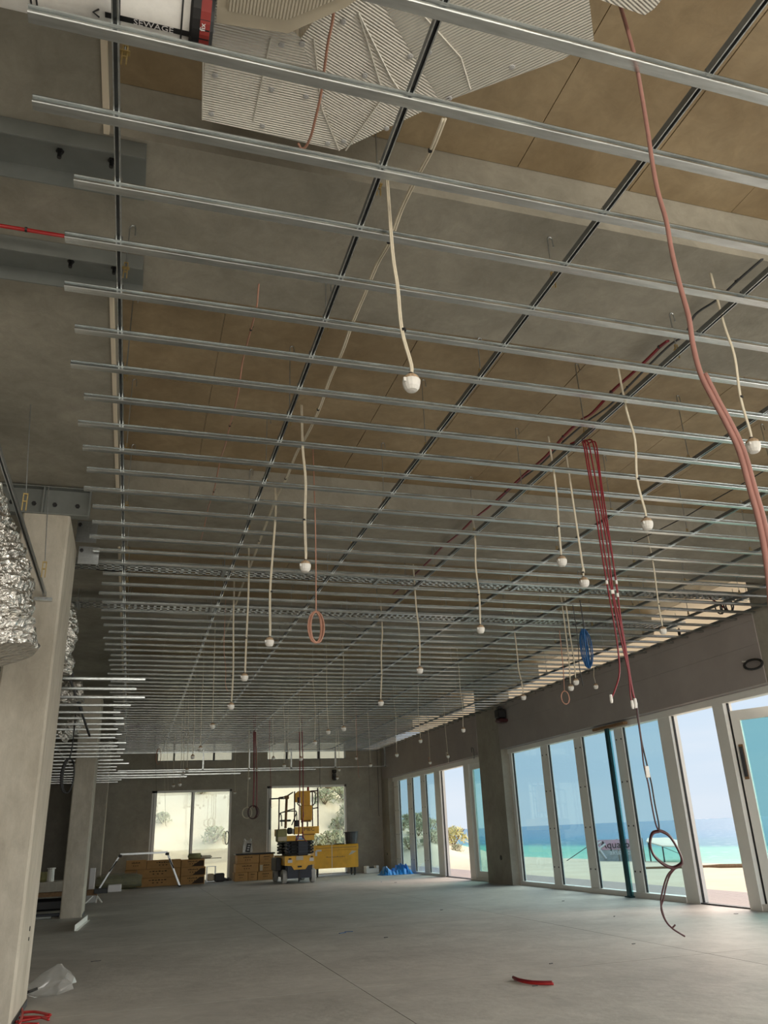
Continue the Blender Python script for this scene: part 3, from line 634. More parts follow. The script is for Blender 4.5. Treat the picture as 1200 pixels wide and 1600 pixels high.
# cable trays
for i, (py, yw) in enumerate(((880, .22), (941, .28))):
    zt = 4.40; p = atz(128, py, zt); y = p.y
    t = thing('cable_tray', ['nearer', 'farther'][i]+' perforated galvanised cable tray crossing above the ceiling grid', 'cable tray', (4, y, zt), 'cable trays above the grid')
    x0, x1 = -1.15, 8.9
    for yy in (y, y+yw):
        mb = MB(); n = int((x1-x0)/.16)
        mb.box((x0, yy-.002, zt+.03), (x1, yy+.002, zt+.07)).box((x0, yy-.002, zt), (x1, yy+.002, zt+.012))
        for k in range(n): mb.box((x0+k*.16, yy-.002, zt+.012), (x0+k*.16+.07, yy+.002, zt+.03))
        mb.build('side_rail', 'galv', t)
    mb = MB()
    for k in range(int((x1-x0)/.09)): mb.box((x0+k*.09, y, zt), (x0+k*.09+.035, y+yw, zt+.003))
    for yy in (y+.0, y+yw*.5-.015, y+yw-.03): mb.box((x0, yy, zt), (x1, yy+.03, zt+.0025))
    mb.build('rung', 'galv', t, kind='stuff')
    for x in (-.9, .9, 2.9, 4.9, 6.9, 8.7):
        MB().box((x-.02, y-.04, zt-.022), (x+.02, y+yw+.04, zt-.002)).tube([(x, y-.03, zt-.02), (x, y-.03, ZS)], .004, 5).tube([(x, y+yw+.03, zt-.02), (x, y+yw+.03, ZS)], .004, 5).build('trapeze_hanger', 'galv_dark', t)
def wire(name, lab, cat, pts, r, mt, grp=None, k=5, n=6, parent=None):
    mb = MB().tube(spl(pts, k), r, n); o = mb.build(name, mt, parent, smooth=True)
    if not parent: tag(o, lab, cat, grp)
    return o
y = atz(128, 880, 4.47).y
wire('black_cable', 'thick black cable lying along the nearer cable tray', 'cable', [(-1.1, y+.1, 4.43), (-.7, y+.06, 4.425), (-.4, y+.12, 4.43), (0, y+.05, 4.45), (.5, y+.02, 4.52), (1.2, y+.1, 4.46), (2.2, y+.12, 4.45), (3.4, y+.1, 4.44)], .009, 'black')
# ---------------------------------------------------------------- cables above the grid
def onX(X, L): return [atx(x, y, X) for x, y in L]
def ties(pts, t, r=.008, every=3):
    mb = MB()
    for i in range(1, len(pts)-1, every):
        p = Vector(pts[i]); mb.lathe([(r, -.008), (r, .008)], p, 7); mb.tube([p, p+Vector((.02, .0, .03))], .002, 4)
    mb.build('cable_tie', 'black', t, kind='stuff')
def run(name, lab, X, L, r, mt, tie=True, second=None):
    P = onX(X, L); t = thing(name, lab, 'cable', P[0])
    wire('sheath', None, None, P, r, mt, parent=t)
    if second: wire('sheath', None, None, [p+Vector(second) for p in P], r, mt, parent=t)
    if tie: ties(P, t, r*1.5)
L1 = [(692, 185), (672, 235), (648, 280), (625, 328), (607, 378), (588, 412), (570, 455), (549, 505), (533, 550), (515, 590), (497, 640), (478, 680), (462, 708), (446, 748), (432, 775), (420, 805), (405, 845), (392, 880), (378, 915), (362, 960), (345, 1005)]
run('white_cable', 'white twin cable tied along the soffit, running away from beside the silver duct', 1.19, L1, .007, 'cream_cable', second=(.014, 0, .004))
L2 = [(444, 262), (436, 295), (427, 335), (420, 360), (414, 395), (405, 440), (401, 480), (392, 515), (379, 565), (372, 615), (359, 665), (352, 695), (344, 720), (334, 768), (325, 795), (318, 828), (312, 850)]
run('copper_cable', 'thin pinkish copper cable tied along the soffit left of the white cable', .545, L2, .0055, 'copper_pink')
p = atz(905, 655, 4.55); XRED = p.x
L3 = [(1042, 533), (1030, 542), (1012, 560), (985, 585), (955, 612), (925, 645), (905, 658), (880, 682), (850, 715), (820, 740), (790, 768), (760, 795), (738, 812), (715, 835), (690, 855), (668, 878), (640, 905), (612, 930)]
run('red_cable', 'dark red cable bundle tied along the soffit toward the back wall', XRED, L3, .009, 'red_cable', second=(.016, 0, .006))
L4 = [(1190, 405), (1150, 440), (1120, 468), (1085, 492), (1070, 522), (1045, 540), (1012, 572), (980, 605), (950, 635), (915, 660), (880, 690), (845, 725), (810, 752), (775, 785)]
run('grey_cable', 'grey cable beside the dark red bundle under the concrete soffit', XRED+.05, L4, .006, 'dark_grey', second=(.012, .0, .004))
wire('dark_cable', 'thin dark cable running diagonally high at the right side above the grid', 'cable', [atz(x, y, 4.5) for x, y in ((1195, 735), (1150, 762), (1100, 790), (1075, 805), (1030, 828), (985, 850))], .006, 'dark_grey')
# ---------------------------------------------------------------- hanging droppers
cup = None
def dropper(px, py, Xr, top=None, rowlab='', grp='', tw=True, sway=0, rr=.0055, mt='cream_cable'):
    b = atx(px, py, Xr) if Xr else atz(px, py, 3.25)
    t = thing('drop_cable', rowlab, 'drop cable', b, grp)
    T = aty(*top, b.y) if top else Vector((b.x-.03, b.y, ZP-.1))
    Z = Vector((b.x, b.y, b.z+.05)); H = T.z-Z.z
    if top and T.z < ZG+.35: T2 = Vector((T.x-.01, b.y, ZS-.02))
    else: T2 = None
    mid = [Z, Z+Vector((0, 0, .06)), Z.lerp(T, .35)+Vector((random.uniform(-.02, .02), 0, 0)), Z.lerp(T, .7)+Vector((random.uniform(-.02, .02), random.uniform(-.02, .02), 0)), T] + ([T2] if T2 else [])
    near = b.y < 12
    wire('cable', None, None, mid, rr, mt, k=4, n=5 if near else 4, parent=t)
    if near: wire('cable', None, None, [p+Vector((.011 if i else .004, .004, 0)) for i, p in enumerate(mid)], rr, mt, k=4, n=5, parent=t)
    s = .9; R = .042
    mb = MB().lathe([(.010, -.040), (.026, -.036), (.038, -.020), (.0425, .0), (.0435, .014), (.043, .018), (.039, .016), (.036, .0)], b, 14 if near else 8)
    # small side lugs
    for a in (.6, 3.6): mb.box(b+Vector((math.cos(a)*.045-.006, math.sin(a)*.045-.006, -.002)), b+Vector((math.cos(a)*.045+.006, math.sin(a)*.045+.006, .018)))
    mb.build('cap', 'white_plastic', t, smooth=False)
    MB().lathe([(.0345, .0), (.0385, .018), (.037, .034), (.026, .045), (.012, .050), (.011, .055)], b, 12 if near else 7).build('filling', 'brown_inside', t)
    MB().lathe([(.012, .052), (.012, .060)], b, 7).build('cable_tie', 'black', t)
    if near: MB().lathe([(.012, -.006), (.012, .006)], Z.lerp(T, .35), 7).build('cable_tie', 'black', t)
ROWS = {
 1.13: ('row nearest the left columns', [(643, 600, (612, 392)), (477, 886, (472, 700)), (421, 1004, (430, 800)), (382, 1059, (388, 900)), (361, 1104, (364, 980)), (332, 1135, None), (313, 1170, None), (301, 1183, None), (292, 1204, None), (286, 1210, None), (271, 1228, None), (281, 1226, None)]),
 3.355: ('second row from the left columns', [(1177, 698, (1130, 505)), (1011, 820, (978, 640)), (878, 878, (865, 740)), (751, 984, (742, 845)), (656, 1048, (650, 950)), (595, 1099, (597, 985)), (537, 1139, (537, 1040)), (513, 1144, None), (492, 1161, None), (470, 1186, None), (444, 1197, None), (427, 1185, None), (401, 1203, None), (389, 1216, None), (367, 1239, None)]),
 5.82: ('third row from the left columns', [(1036, 986, (1020, 880)), (892, 1075, (880, 960)), (900, 1066, (886, 960)), (818, 1090, (808, 1025)), (724, 1141, (717, 1045)), (657, 1158, (654, 1080)), (620, 1180, (616, 1100)), (579, 1196, None), (557, 1185, None), (530, 1203, None), (527, 1216, None)]),
 7.55: ('row closest to the glazed wall', [(931, 1073, (926, 1035)), (700, 1182, None), (672, 1192, None)])}
for X, (nm, L) in ROWS.items():
    for i, (px, py, top) in enumerate(L):
        near = 'nearest the camera' if i == 0 else '%s from camera' % nth(i)
        dropper(px, py, X, top, 'white cable with round white cap, %s, %s' % (near, nm), 'hanging white drop cables with round caps')
t = dropper(913, 911, None, (909, 880), 'small white cap hanging just below the grid right of the blue coil cable', 'hanging white drop cables with round caps')
WN = {352: 'hanging below the grid, above the left back window', 285: 'hanging high near the left column row', 500: 'with a dark end hanging over the right back window', 560: 'hanging in the back right corner, ending in a small loop', 262: 'hanging in front of the left back window top, middle one',
 244: 'hanging at the left edge of the left back window', 258: 'hanging longest in front of the left back window', 423: 'hanging just left of the right back window', 452: 'hanging over the scissor lift, left part', 592: 'running down the wall in the back right corner, thick one', 578: 'running down the wall right of the right back window'}
# extra bare drop wires at the back of the room
for i, (px, y0, y1, X, mt, r) in enumerate([(352, 1010, 1080, 1.13, 'copper_pink', .004), (285, 1040, 1090, 1.13, 'copper_pink', .004), (500, 1130, 1232, 4.4, 'dark_grey', .006), (560, 1180, 1216, 5.6, 'copper_pink', .006), (262, 1150, 1235, 1.0, 'cream_cable', .005), (244, 1165, 1260, .7, 'dark_grey', .004), (258, 1180, 1290, .95, 'cream_cable', .004), (423, 1170, 1262, 3.5, 'red_cable', .006), (452, 1165, 1206, 3.6, 'cream_cable', .006), (592, 1200, 1275, 8.7, 'dark_grey', .009), (578, 1195, 1262, 8.3, 'dark_grey', .004)]):
    a = atx(px, y1, X); b = aty(px-2, y0, a.y)
    wire('bare_wire', 'thin %s wire %s' % ({'copper_pink': 'copper', 'dark_grey': 'dark', 'cream_cable': 'pale', 'red_cable': 'red'}[mt], WN[px]), 'wire', [a+Vector((.03, 0, 0)), a+Vector((0, 0, .1)), a.lerp(b, .5)+Vector((.015, 0, 0)), b, Vector((b.x, b.y, 4.5))], r, mt, 'loose wires at the back')
# coils
def coil(name, lab, c, rx, rz, mt, r, turns, top, grp=None, tilt=.3, cat='cable coil', hangmt=None, wob=.012):
    c = Vector(c); t = thing(name, lab, cat, c-Vector((0, 0, rz)), grp); 
    for k in range(turns):
        P = []; ph = random.uniform(0, 6.28); sx = 1-random.random()*.35; dx = random.uniform(-wob, wob); ti = tilt*random.uniform(-1, 1)
        for j in range(19):
            a = ph+2*math.pi*j/18; P.append(c+Vector((math.cos(a)*rx*sx*math.cos(ti)+dx, math.cos(a)*rx*math.sin(ti)+random.uniform(-.004, .004), math.sin(a)*rz*(1-.06*random.random()))))
        MB().tube(P, r, 6).build('loop', mt, t, smooth=True)
    if top is not None:
        wire('lead', None, None, [c+Vector((0, 0, rz-.01)), c.lerp(Vector(top), .5)+Vector((.01, 0, 0)), top], r, hangmt or mt, parent=t)
    return t
c = aty(494, 980, 6.97); tp = aty(489, 700, 6.97)
coil('copper_coil', 'hanging coil of pink copper cable in the middle of the grid', c, .075, .15, 'copper_pink', .006, 7, (c.x-.02, c.y, 4.9))
wire('dark_cable', 'thin dark wire arching sideways from the copper coil', 'wire', [c+Vector((.0, 0, .15)), c+Vector((.12, .0, .13)), c+Vector((.28, .05, .06)), c+Vector((.45, .1, .02))], .003, 'dark_grey')
c = atz(916, 1013, 3.5); top = aty(906, 938, c.y)
coil('blue_coil', 'hanging coil of blue data cable near the bulkhead', c, .09, .27, 'blue_cable', .0085, 7, top, tilt=1.0, wob=.03, hangmt='dark_grey')
wire('dark_cable', 'dark wire hanging just left of the blue coil', 'wire', [aty(x, y, c.y) for x, y in ((895, 945), (903, 1000), (905, 1040), (911, 1072))], .006, 'dark_grey')
c = atx(883, 1090, 5.82); coil('copper_coil', 'small ring of copper cable hanging below the blue coil', c, .075, .095, 'copper_pink', .006, 3, aty(874, 985, c.y), wob=.004)
c = atx(386, 1270, 3.3); c = aty(386, 1270, 24.0); coil('white_coil', 'white ring of cable hanging between the back windows', c, .14, .15, 'cream_cable', .01, 3, (c.x, c.y, 4.4), wob=.01)
c = aty(395, 1269, 24.0); coil('red_coil', 'dark red rings of cable hanging beside the white ring', c, .16, .18, 'dark_red_cable', .012, 4, (c.x, c.y, 4.4), wob=.03, hangmt='red_cable')
c = aty(106, 1212, 13.5); coil('black_coil', 'black cable coil hanging between the first two left columns', c, .12, .26, 'black', .010, 5, (c.x+.02, c.y, 3.2), wob=.02)
t = thing('black_loop', 'loop of black cable with white plug on the bulkhead at right', 'cable coil', atx(1175, 1044, 8.93))
for k in range(3): MB().tube([atx(1177+15*math.cos(q*math.pi/9)*(1-.06*k), 1038+8.5*math.sin(q*math.pi/9-.25)*(1-.08*k), 8.93-.01*k) for q in range(19)], .012, 6).build('loop', 'black', t, smooth=True)
a = atx(1160, 1034, 8.93); MB().tube([a, a+Vector((0, -.11, -.02))], .012, 8).build('plug', 'white_plastic', t)
c = aty(248, 1182, 27); coil('copper_coil', 'tangled thin copper loop at the far left end of the grid', c, .08, .25, 'copper_pink', .007, 3, None, tilt=1)
# loops tied on the back-left window
c = aty(355, 1309, 30.1); coil('wire_bundle', 'wire bundle hanging against the right edge of the left back window', c, .07, .22, 'dark_grey', .008, 3, None, wob=.03)
# tiny curled wires by the far bulkhead
for i, (x, y) in enumerate(((672, 1192), (700, 1185), (740, 1178))):
    c = atx(x, y, 8.9); wire('curled_wire', 'short curled wire sticking out above the far glazing, %s one' % ['left', 'middle', 'right'][i], 'wire', [c+Vector((0, .1, .05)), c+Vector((-.05, 0, .16)), c+Vector((-.05, -.12, .12)), c+Vector((-.03, -.1, -.08)), c+Vector((0, .0, -.12))], .008, ['copper_pink', 'cream_cable', 'dark_grey'][i], 'curled wires above the far glazing')
# ---------------------------------------------------------------- red cable drops
Y5 = 5.1
def R5(L, Y=Y5): return [aty(x, y, Y) for x, y in L]
RL = [
 ([(912, 696), (918, 730), (929, 790), (938, 850), (948, 910), (957, 960), (965, 1010), (968, 1050), (962, 1075), (955, 1092)], 'leftmost'),
 ([(915, 694), (923, 740), (935, 800), (945, 865), (956, 925), (965, 975), (974, 1015), (982, 1050), (985, 1085), (988, 1101)], 'second'),
 ([(920, 695), (928, 735), (938, 790), (950, 860), (958, 925), (968, 970), (976, 1010), (984, 1055), (990, 1090)], 'third'),
 ([(927, 694), (936, 740), (943, 800), (953, 850), (963, 910), (969, 960), (979, 1020), (987, 1070), (993, 1098)], 'fourth'),
 ([(932, 697), (939, 750), (948, 810), (957, 870), (965, 930), (972, 985), (981, 1040), (990, 1090)], 'rightmost')]
for i, (L, nm) in enumerate(RL):
    P = R5(L); P[0] = P[0]
    t = thing('red_drop_cable', '%s strand of the red cable bundle hanging from the grid at right' % nm, 'red cable', P[-1], 'red cable bundle hanging at right')
    P = [P[0]+Vector((-.06+.01*i, .1, .06)), P[0]+Vector((-.01, .03, .055))] + P
    wire('sheath', None, None, P, .0062, 'red_cable', parent=t)
    if i in (0, 1, 3): q = P[-1]; MB().lathe([(.008, -.03), (.012, -.01), (.010, .03)], q, 8).build('tape_end', 'white_plastic', t)
    q = P[6]; MB().lathe([(.0095, -.015), (.0095, .015)], q, 8).build('marker', 'white_plastic', t)
LL = [(994, 1098), (997, 1125), (1002, 1160), (1006, 1195), (1013, 1225), (1018, 1255), (1024, 1285), (1029, 1298)]
t = thing('long_cable', 'long dark cable pair hanging to just above the floor with a knotted loop, right side', 'cable', R5([(1065, 1460)])[0])
wire('sheath', None, None, R5(LL), .0055, 'dark_red_cable', parent=t)
wire('sheath', None, None, R5([(x+(5 if 2 < i < 7 else 1), y) for i, (x, y) in enumerate(LL)]), .0055, 'black', parent=t)
loop = [(1029, 1298), (1045, 1306), (1058, 1325), (1066, 1345), (1062, 1353), (1050, 1357), (1035, 1350), (1021, 1336), (1016, 1318), (1020, 1303), (1030, 1300)]
for s_ in (0, .012, .022): wire('loop', None, None, [p+Vector((s_*.6, s_, s_*.4)) for p in R5(loop)], .0075, 'dark_red_cable', parent=t)
tail = [(1052, 1357), (1043, 1368), (1037, 1385), (1033, 1405), (1034, 1420), (1040, 1438), (1050, 1450), (1060, 1457), (1070, 1463)]
wire('tail', None, None, R5(tail), .006, 'dark_red_cable', parent=t); wire('tail', None, None, R5([(x+4 if i < 4 else x-1, y-1) for i, (x, y) in enumerate(tail[:-2])]+[(1055, 1445)]), .0055, 'dark_red_cable', parent=t)
q = R5([(1011, 1206)])[0]; MB().cbox(q-Vector((.016, .01, .04)), q+Vector((.016, .01, .04)), .004).build('label_tag', 'white_plastic', t)
q = R5([(993, 1100)])[0]; MB().lathe([(.01, -.03), (.012, .0), (.01, .03)], q, 8).build('tape_end', 'white_plastic', t)
P = [aty(x, y, 2.0-.0004*y) for x, y in ((966, -8), (969, 8), (980, 45), (992, 90), (1003, 150), (1012, 205), (1020, 258), (1028, 300), (1041, 345), (1050, 395), (1062, 445), (1076, 495), (1083, 540), (1095, 585), (1115, 625), (1135, 662), (1155, 705), (1172, 765), (1186, 815), (1198, 880), (1206, 960))]
t = thing('pink_hose', 'pinkish insulated cable hanging close to the camera at the right', 'hose', P[-1])
wire('sheath', None, None, P, .0085, 'pink_hose', n=10, parent=t)
wire('sheath', None, None, [p+Vector((.012, -.006, 0)) for p in P[-8:]], .0075, 'pink_hose', n=8, parent=t)
# copper loop over the duct
P = [atz(x, y, 4.40) for x, y in ((524, -10), (520, 30), (512, 70), (506, 115), (501, 150), (493, 185), (486, 212), (478, 229), (471, 232), (466, 224))]
wire('copper_cable', 'thin copper cable looping down in front of the silver insulated duct', 'cable', P, .0062, 'copper_pink')
# central red pair above the scissor lift
for i, (xa, xb, yb) in enumerate(((468, 467, 1300), (472, 473, 1310), (396, 396, 1262), (399, 401, 1262))):
    Y = 24.3; a = aty(xa, 1090 if i < 2 else 1160, Y); b = aty(xb, yb, Y)
    wire('red_drop_cable', ['left strand of the red pair hanging in front of the scissor lift', 'right strand of the red pair hanging in front of the scissor lift', 'left red strand hanging between the back windows', 'right red strand hanging between the back windows'][i], 'red cable', [Vector((a.x, Y, 4.9)), Vector((a.x, Y, 4.2)), a.lerp(b, .6)+Vector((.02, 0, 0)), b], .016, 'red_cable', 'red cables at the back of the room')
for i, L in enumerate((((467, 1300), (466, 1309), (462, 1313), (467, 1302)), ((472, 1300), (475, 1310), (479, 1315)), ((470, 1285), (474, 1276), (473, 1262)))):
    wire('red_cable_tail', 'loose red cable tail over the scissor lift deck, %s' % ['left end', 'right end', 'upward curl'][i], 'red cable', [aty(x, y, 24.3) for x, y in L], .014, 'red_cable', 'red cable tails at the lift')
# ---------------------------------------------------------------- insulated duct
ZD = 4.47
dt = thing('insulated_duct', 'large silver-white ribbed insulated duct elbow hanging at the top of the view', 'duct', (.7, 2.2, ZD))
def P2(x, y, z=ZD): p = atz(x, y, z); return (p.x, p.y)
A_ = P2(316, 187); B1 = P2(530, 235); C1 = P2(880, 92); D1 = P2(928, 62); E1 = P2(917, -30); K = P2(700, -260); F0 = P2(330, -160)
J1 = P2(470, 60)
MB().prism([A_, B1, J1, P2(338, -60), F0], ZD, ZP-.06).build('panel', 'duct_wrap_a', dt)
MB().prism([B1, P2(690, 160), P2(560, -60), J1], ZD-.001, ZP-.06).build('panel', 'duct_wrap_b', dt)
MB().prism([P2(690, 160), C1, D1, E1, K, P2(560, -60)], ZD-.002, ZP-.06).build('panel', 'duct_wrap_c', dt)
mb = MB()
for x, y in ((331, 48), (440, 70), (472, 69), (336, 118), (424, 140), (478, 151), (330, 178), (410, 197), (536, 34), (570, 118), (588, 135), (604, 201), (512, 224), (537, 221), (641, 88), (670, 82), (702, 154), (700, 155), (800, 105), (503, 150)):
    p = atz(x, y, ZD-.003); mb.lathe([(.011, -.003), (.014, 0)], p, 10)
    mb.lathe([(.004, -.006), (.004, -.003)], p, 6)
mb.build('washer', 'patch_grey', dt, kind='stuff')
for L in (((423, 60), (395, 190)), ((530, 235), (503, 170), (490, 60)), ((540, 235), (600, 150), (560, 20)), ((640, 0), (720, 90), (735, 140)), ((560, 20), (610, 120), (640, 165)), ((316, 187), (318, 60), (332, -30))):
    MB().tube([atz(x, y, ZD-.003) for x, y in L], .004, 5).build('seam', 'duct_wrap', dt)
# beige collar hanging below
zc = ZD-.13
def P3(x, y): p = atz(x, y, zc); return (p.x, p.y)
MB().prism([P3(338, 36), P3(450, 52), P3(540, 12), P3(640, -60), P3(520, -200), P3(345, -150)], zc, ZD+.01).build('flange_collar', 'beige_wrap', dt)
MB().prism([P3(356, 14), P3(448, 28), P3(528, -5), P3(610, -70), P3(510, -170), P3(360, -140)], zc-.012, zc+.001).build('collar_opening', 'beige_rib', dt)
t = MB().prism([P2(915, -8), P2(1007, 24), P2(1022, 14), P2(1050, -20), P2(930, -80)], ZD, ZP-.05).build('insulated_duct', 'duct_wrap_b'); tag(t, 'corner of a second silver insulated duct at the top edge right of centre', 'duct')
# sewage pipe
zc, R = 4.43, .15; dr_ = ray(240, 66); m_r = dr_.z/dr_.y; yc = (zc-EYE-R*math.sqrt(1+m_r*m_r))/m_r
t = thing('sewage_pipe', 'thick white drainage pipe with SEWAGE marking and black coupling at top left', 'pipe', (-.3, yc, zc-R))
xe = atz(296, 66, 4.5).x; xo = atz(330, 72, 4.5).x
MB().tube([(-3.4, yc, zc), (xe, yc, zc)], R, 28).build('pipe', 'white_plastic', t, smooth=True)
MB().lathe([(R+.002, 0), (R+.012, .01), (R+.012, xo-xe-.015), (R+.002, xo-xe)], (xe-.005, yc, zc), 28, 'x').build('coupling', 'black', t)
for px in (283, 192, 66, 74):
    x = atz(px, 40, 4.47).x; MB().lathe([(R+.0005, 0), (R+.003, .001), (R+.003, .006), (R+.0005, .007)], (x, yc, zc), 28, 'x').build('band', 'black', t)
def on_pipe(px, py):                      # point on the lower far side of the pipe under that ray
    d = ray(px, py); ey, ez = yc-0, zc-EYE
    a = d.y**2+d.z**2; b = -2*(d.y*ey+d.z*ez); c_ = ey**2+ez**2-(R+.002)**2; s = b*b-4*a*c_
    if s < 0: s = 0
    k_ = (-b-math.sqrt(s))/(2*a); return E0+d*k_
def pipe_strip(x0, x1, a0, a1, name, mt, dr=.0015, n=5):
    rings = []
    for x in (x0, x1): rings.append([(x, yc+math.sin(a0+(a1-a0)*i/n)*(R+dr), zc-math.cos(a0+(a1-a0)*i/n)*(R+dr)) for i in range(n+1)]+[(x, yc+math.sin(a0+(a1-a0)*i/n)*(R-.002), zc-math.cos(a0+(a1-a0)*i/n)*(R-.002)) for i in range(n, -1, -1)])
    return MB().loft(rings).build(name, mt, t)
q0 = on_pipe(164, 24); q1 = on_pipe(296, 54); qm = on_pipe(240, 41)
aa = math.atan2(qm.y-yc, zc-qm.z); 
pipe_strip(q0.x, xe, aa-.075, aa+.075, 'marking_strip', 'black')
pipe_strip(xe+(xo-xe)*.38, xe+(xo-xe)*.80, aa-.9, aa+.40, 'red_label', 'print_red', .013)
rot = Matrix(((1, 0, 0), (0, -math.cos(aa), math.sin(aa)), (0, -math.sin(aa), -math.cos(aa)))).to_euler()
text('SEWAGE', 'lettering', .034, 'print_white', t, (qm.x, yc+math.sin(aa)*(R+.003), zc-math.cos(aa)*(R+.003)), rot, .0006, 1.15)
qa = on_pipe(155, 25)
def pt(x, a): return (x, yc+math.sin(a)*(R+.002), zc-math.cos(a)*(R+.002))
mb = MB().tube([pt(qa.x, aa-.11), pt(qa.x-.022, aa), pt(qa.x, aa+.11)], .004, 4); mb.build('arrow_head', 'black', t)
a = aa-.3; text('fix', 'lettering', .03, 'print_white', t, pt((xe+xo)/2, a), (Matrix(((0, -1, 0), (math.cos(a), 0, math.sin(a)), (math.sin(a), 0, -math.cos(a)))).transposed().to_euler() if False else Matrix(((0, 1, 0), (-math.cos(a), 0, math.sin(a)), (-math.sin(a), 0, -math.cos(a)))).to_euler()), .0135)
p = atz(0, 352, 4.5); q = atz(101, 369, 4.5)
t = thing('red_conduit', 'short bright red conduit at the left edge between the steel channels', 'conduit', q)
MB().tube([p+Vector((-.5, 0, 0)), q], .011, 8).build('tube', 'red_bright', t, smooth=True); MB().lathe([(.014, -.006), (.014, .006)], p.lerp(q, .4), 8, 'x').build('cable_tie', 'black', t)
# small marks on the soffit: stain near the first beam and scribbles
p0_, p1_ = atz(676, 266, 4.62), atz(713, 277, 4.62)
# ---------------------------------------------------------------- foil flexible ducts
def foil_duct(name, lab, pts, rad, n=26, seg=90, amp=.02, seed=1):
    rnd = random.Random(seed); P = spl(pts, 10); L = [0]
    for a, b in zip(P, P[1:]): L.append(L[-1]+(b-a).length)
    rings = []; prev = None
    for k in range(seg+1):
        s = L[-1]*k/seg; i = max(j for j in range(len(L)) if L[j] <= s+1e-9); i = min(i, len(P)-2)
        f = (s-L[i])/(L[i+1]-L[i]+1e-9); p = P[i].lerp(P[i+1], f); tdir = (P[i+1]-P[i]).normalized()
        if prev is None: u = tdir.orthogonal().normalized()
        else: u = (prev-tdir*prev.dot(tdir)).normalized()
        prev = u; w = tdir.cross(u); ring = []
        for j in range(n):
            a = 2*math.pi*j/n
            r = rad*(1+.04*math.sin(s*9+1.3*math.sin(a*2)))+amp*(.55*math.sin(s*62+2*math.sin(a*3+s*7))+rnd.uniform(-.6, .6))
            ring.append(p+(u*math.cos(a)+w*math.sin(a))*r)
        rings.append(ring)
    t = MB().loft(rings, True).build(name, 'foil', smooth=False); return tag(t, lab, 'duct', 'flexible foil ducts on the left side')
Yf = 5.9
foil_duct('foil_duct', 'crinkled silver foil duct hanging at the left edge beside the first column', [aty(-185, 650, Yf), aty(-118, 740, Yf), aty(-75, 830, Yf), aty(-48, 930, Yf), aty(-44, 985, Yf), aty(-40, 1030, Yf)], .40, 44, 130, .022, 2)
foil_duct('foil_duct', 'silver foil duct bulging out behind the top of the first column', [aty(60, 960, 10.2), aty(95, 945, 10.2), aty(104, 985, 10.2), aty(90, 1030, 10.2)], .13, 18, 50, .012, 3)
foil_duct('foil_duct', 'silver foil duct just below the bulging one, behind the first column', [aty(70, 1010, 11), aty(100, 1030, 11), aty(96, 1052, 11)], .12, 16, 36, .012, 4)
foil_duct('foil_duct', 'silver foil duct crossing between the first and second columns', [aty(80, 1085, 12), aty(108, 1082, 12), aty(130, 1078, 12)], .17, 18, 50, .014, 5)
foil_duct('foil_duct', 'short silver foil duct below the crossing one near the second column', [aty(92, 1150, 14), aty(112, 1135, 14), aty(124, 1122, 14)], .14, 16, 36, .014, 6)
foil_duct('foil_duct', 'silver foil duct between the second and third columns', [aty(152, 1172, 19.8), aty(165, 1166, 19.8), aty(177, 1160, 19.8)], .17, 16, 36, .014, 7)
for i, (x0, y0, x1, y1, Y) in enumerate(((104, 1045, 140, 1150, 11.4), (112, 1050, 128, 1110, 11.8))):
    a = aty(x0, y0, Y); b = aty(x1, y1, Y+1.2)
    wire('pipe_pair', 'thin dark refrigerant pipe slanting down behind the first column, %s one' % ['longer', 'shorter'][i], 'pipe', [a, b], .018, 'dark_grey', 'slanting pipes behind the first column')
# left bay dark plant: black fan unit
# ---------------------------------------------------------------- bulkhead objects
c = atx(781, 1117, 8.82)
t = thing('laser_level', 'black and red rotating laser level fixed at the top of the pillar', 'laser level', (8.9, c.y, c.z-.2))
MB().cbox((8.72, c.y-.13, c.z-.09), (8.95, c.y+.13, c.z+.14), .03).build('body', 'black', t)
MB().cbox((8.76, c.y-.07, c.z+.14), (8.9, c.y+.07, c.z+.2), .02).build('rotor_head', 'dark_grey', t)
MB().cbox((8.72, c.y-.16, c.z-.2), (8.98, c.y+.12, c.z-.1), .03).build('mount', 'dark_red_cable', t)
MB().tube(spl([(8.82, c.y+.13, c.z+.1), (8.82, c.y+.21, c.z+.06), (8.82, c.y+.21, c.z-.09), (8.82, c.y+.13, c.z-.12)]), .02, 8).build('handle', 'black', t)
p = atx(783, 1340, 8.98); t = MB().lathe([(.06, -.004), (.06, .004), (.05, .005)], (8.976, p.y, p.z), 14, 'x').build('socket_hole', 'black'); tag(t, 'round dark cable hole low on the concrete pillar between the glazing', 'wall hole')
p = aty(601, 1334, 30.29); t = MB().lathe([(.04, -.004), (.04, .004), (.03, .005)], (8.988, 29.85, p.z), 12, 'x').build('socket_hole', 'black'); tag(t, 'small dark hole low in the far right corner wall', 'wall hole')
p = aty(522, 1212, 30.25)
t = thing('emergency_light', 'black twin-lamp fixture above the right back window', 'light fitting', (p.x, 30.28, p.z-.15))
MB().cbox((p.x-.06, 30.18, p.z-.06), (p.x+.06, 30.3, p.z+.06), .01).build('body', 'black', t)
for s in (-1, 1): MB().lathe([(.05, -.05), (.085, .0), (.085, .07), (.06, .09)], (p.x, 30.2, p.z+s*.12), 12).build('lamp', 'black', t)
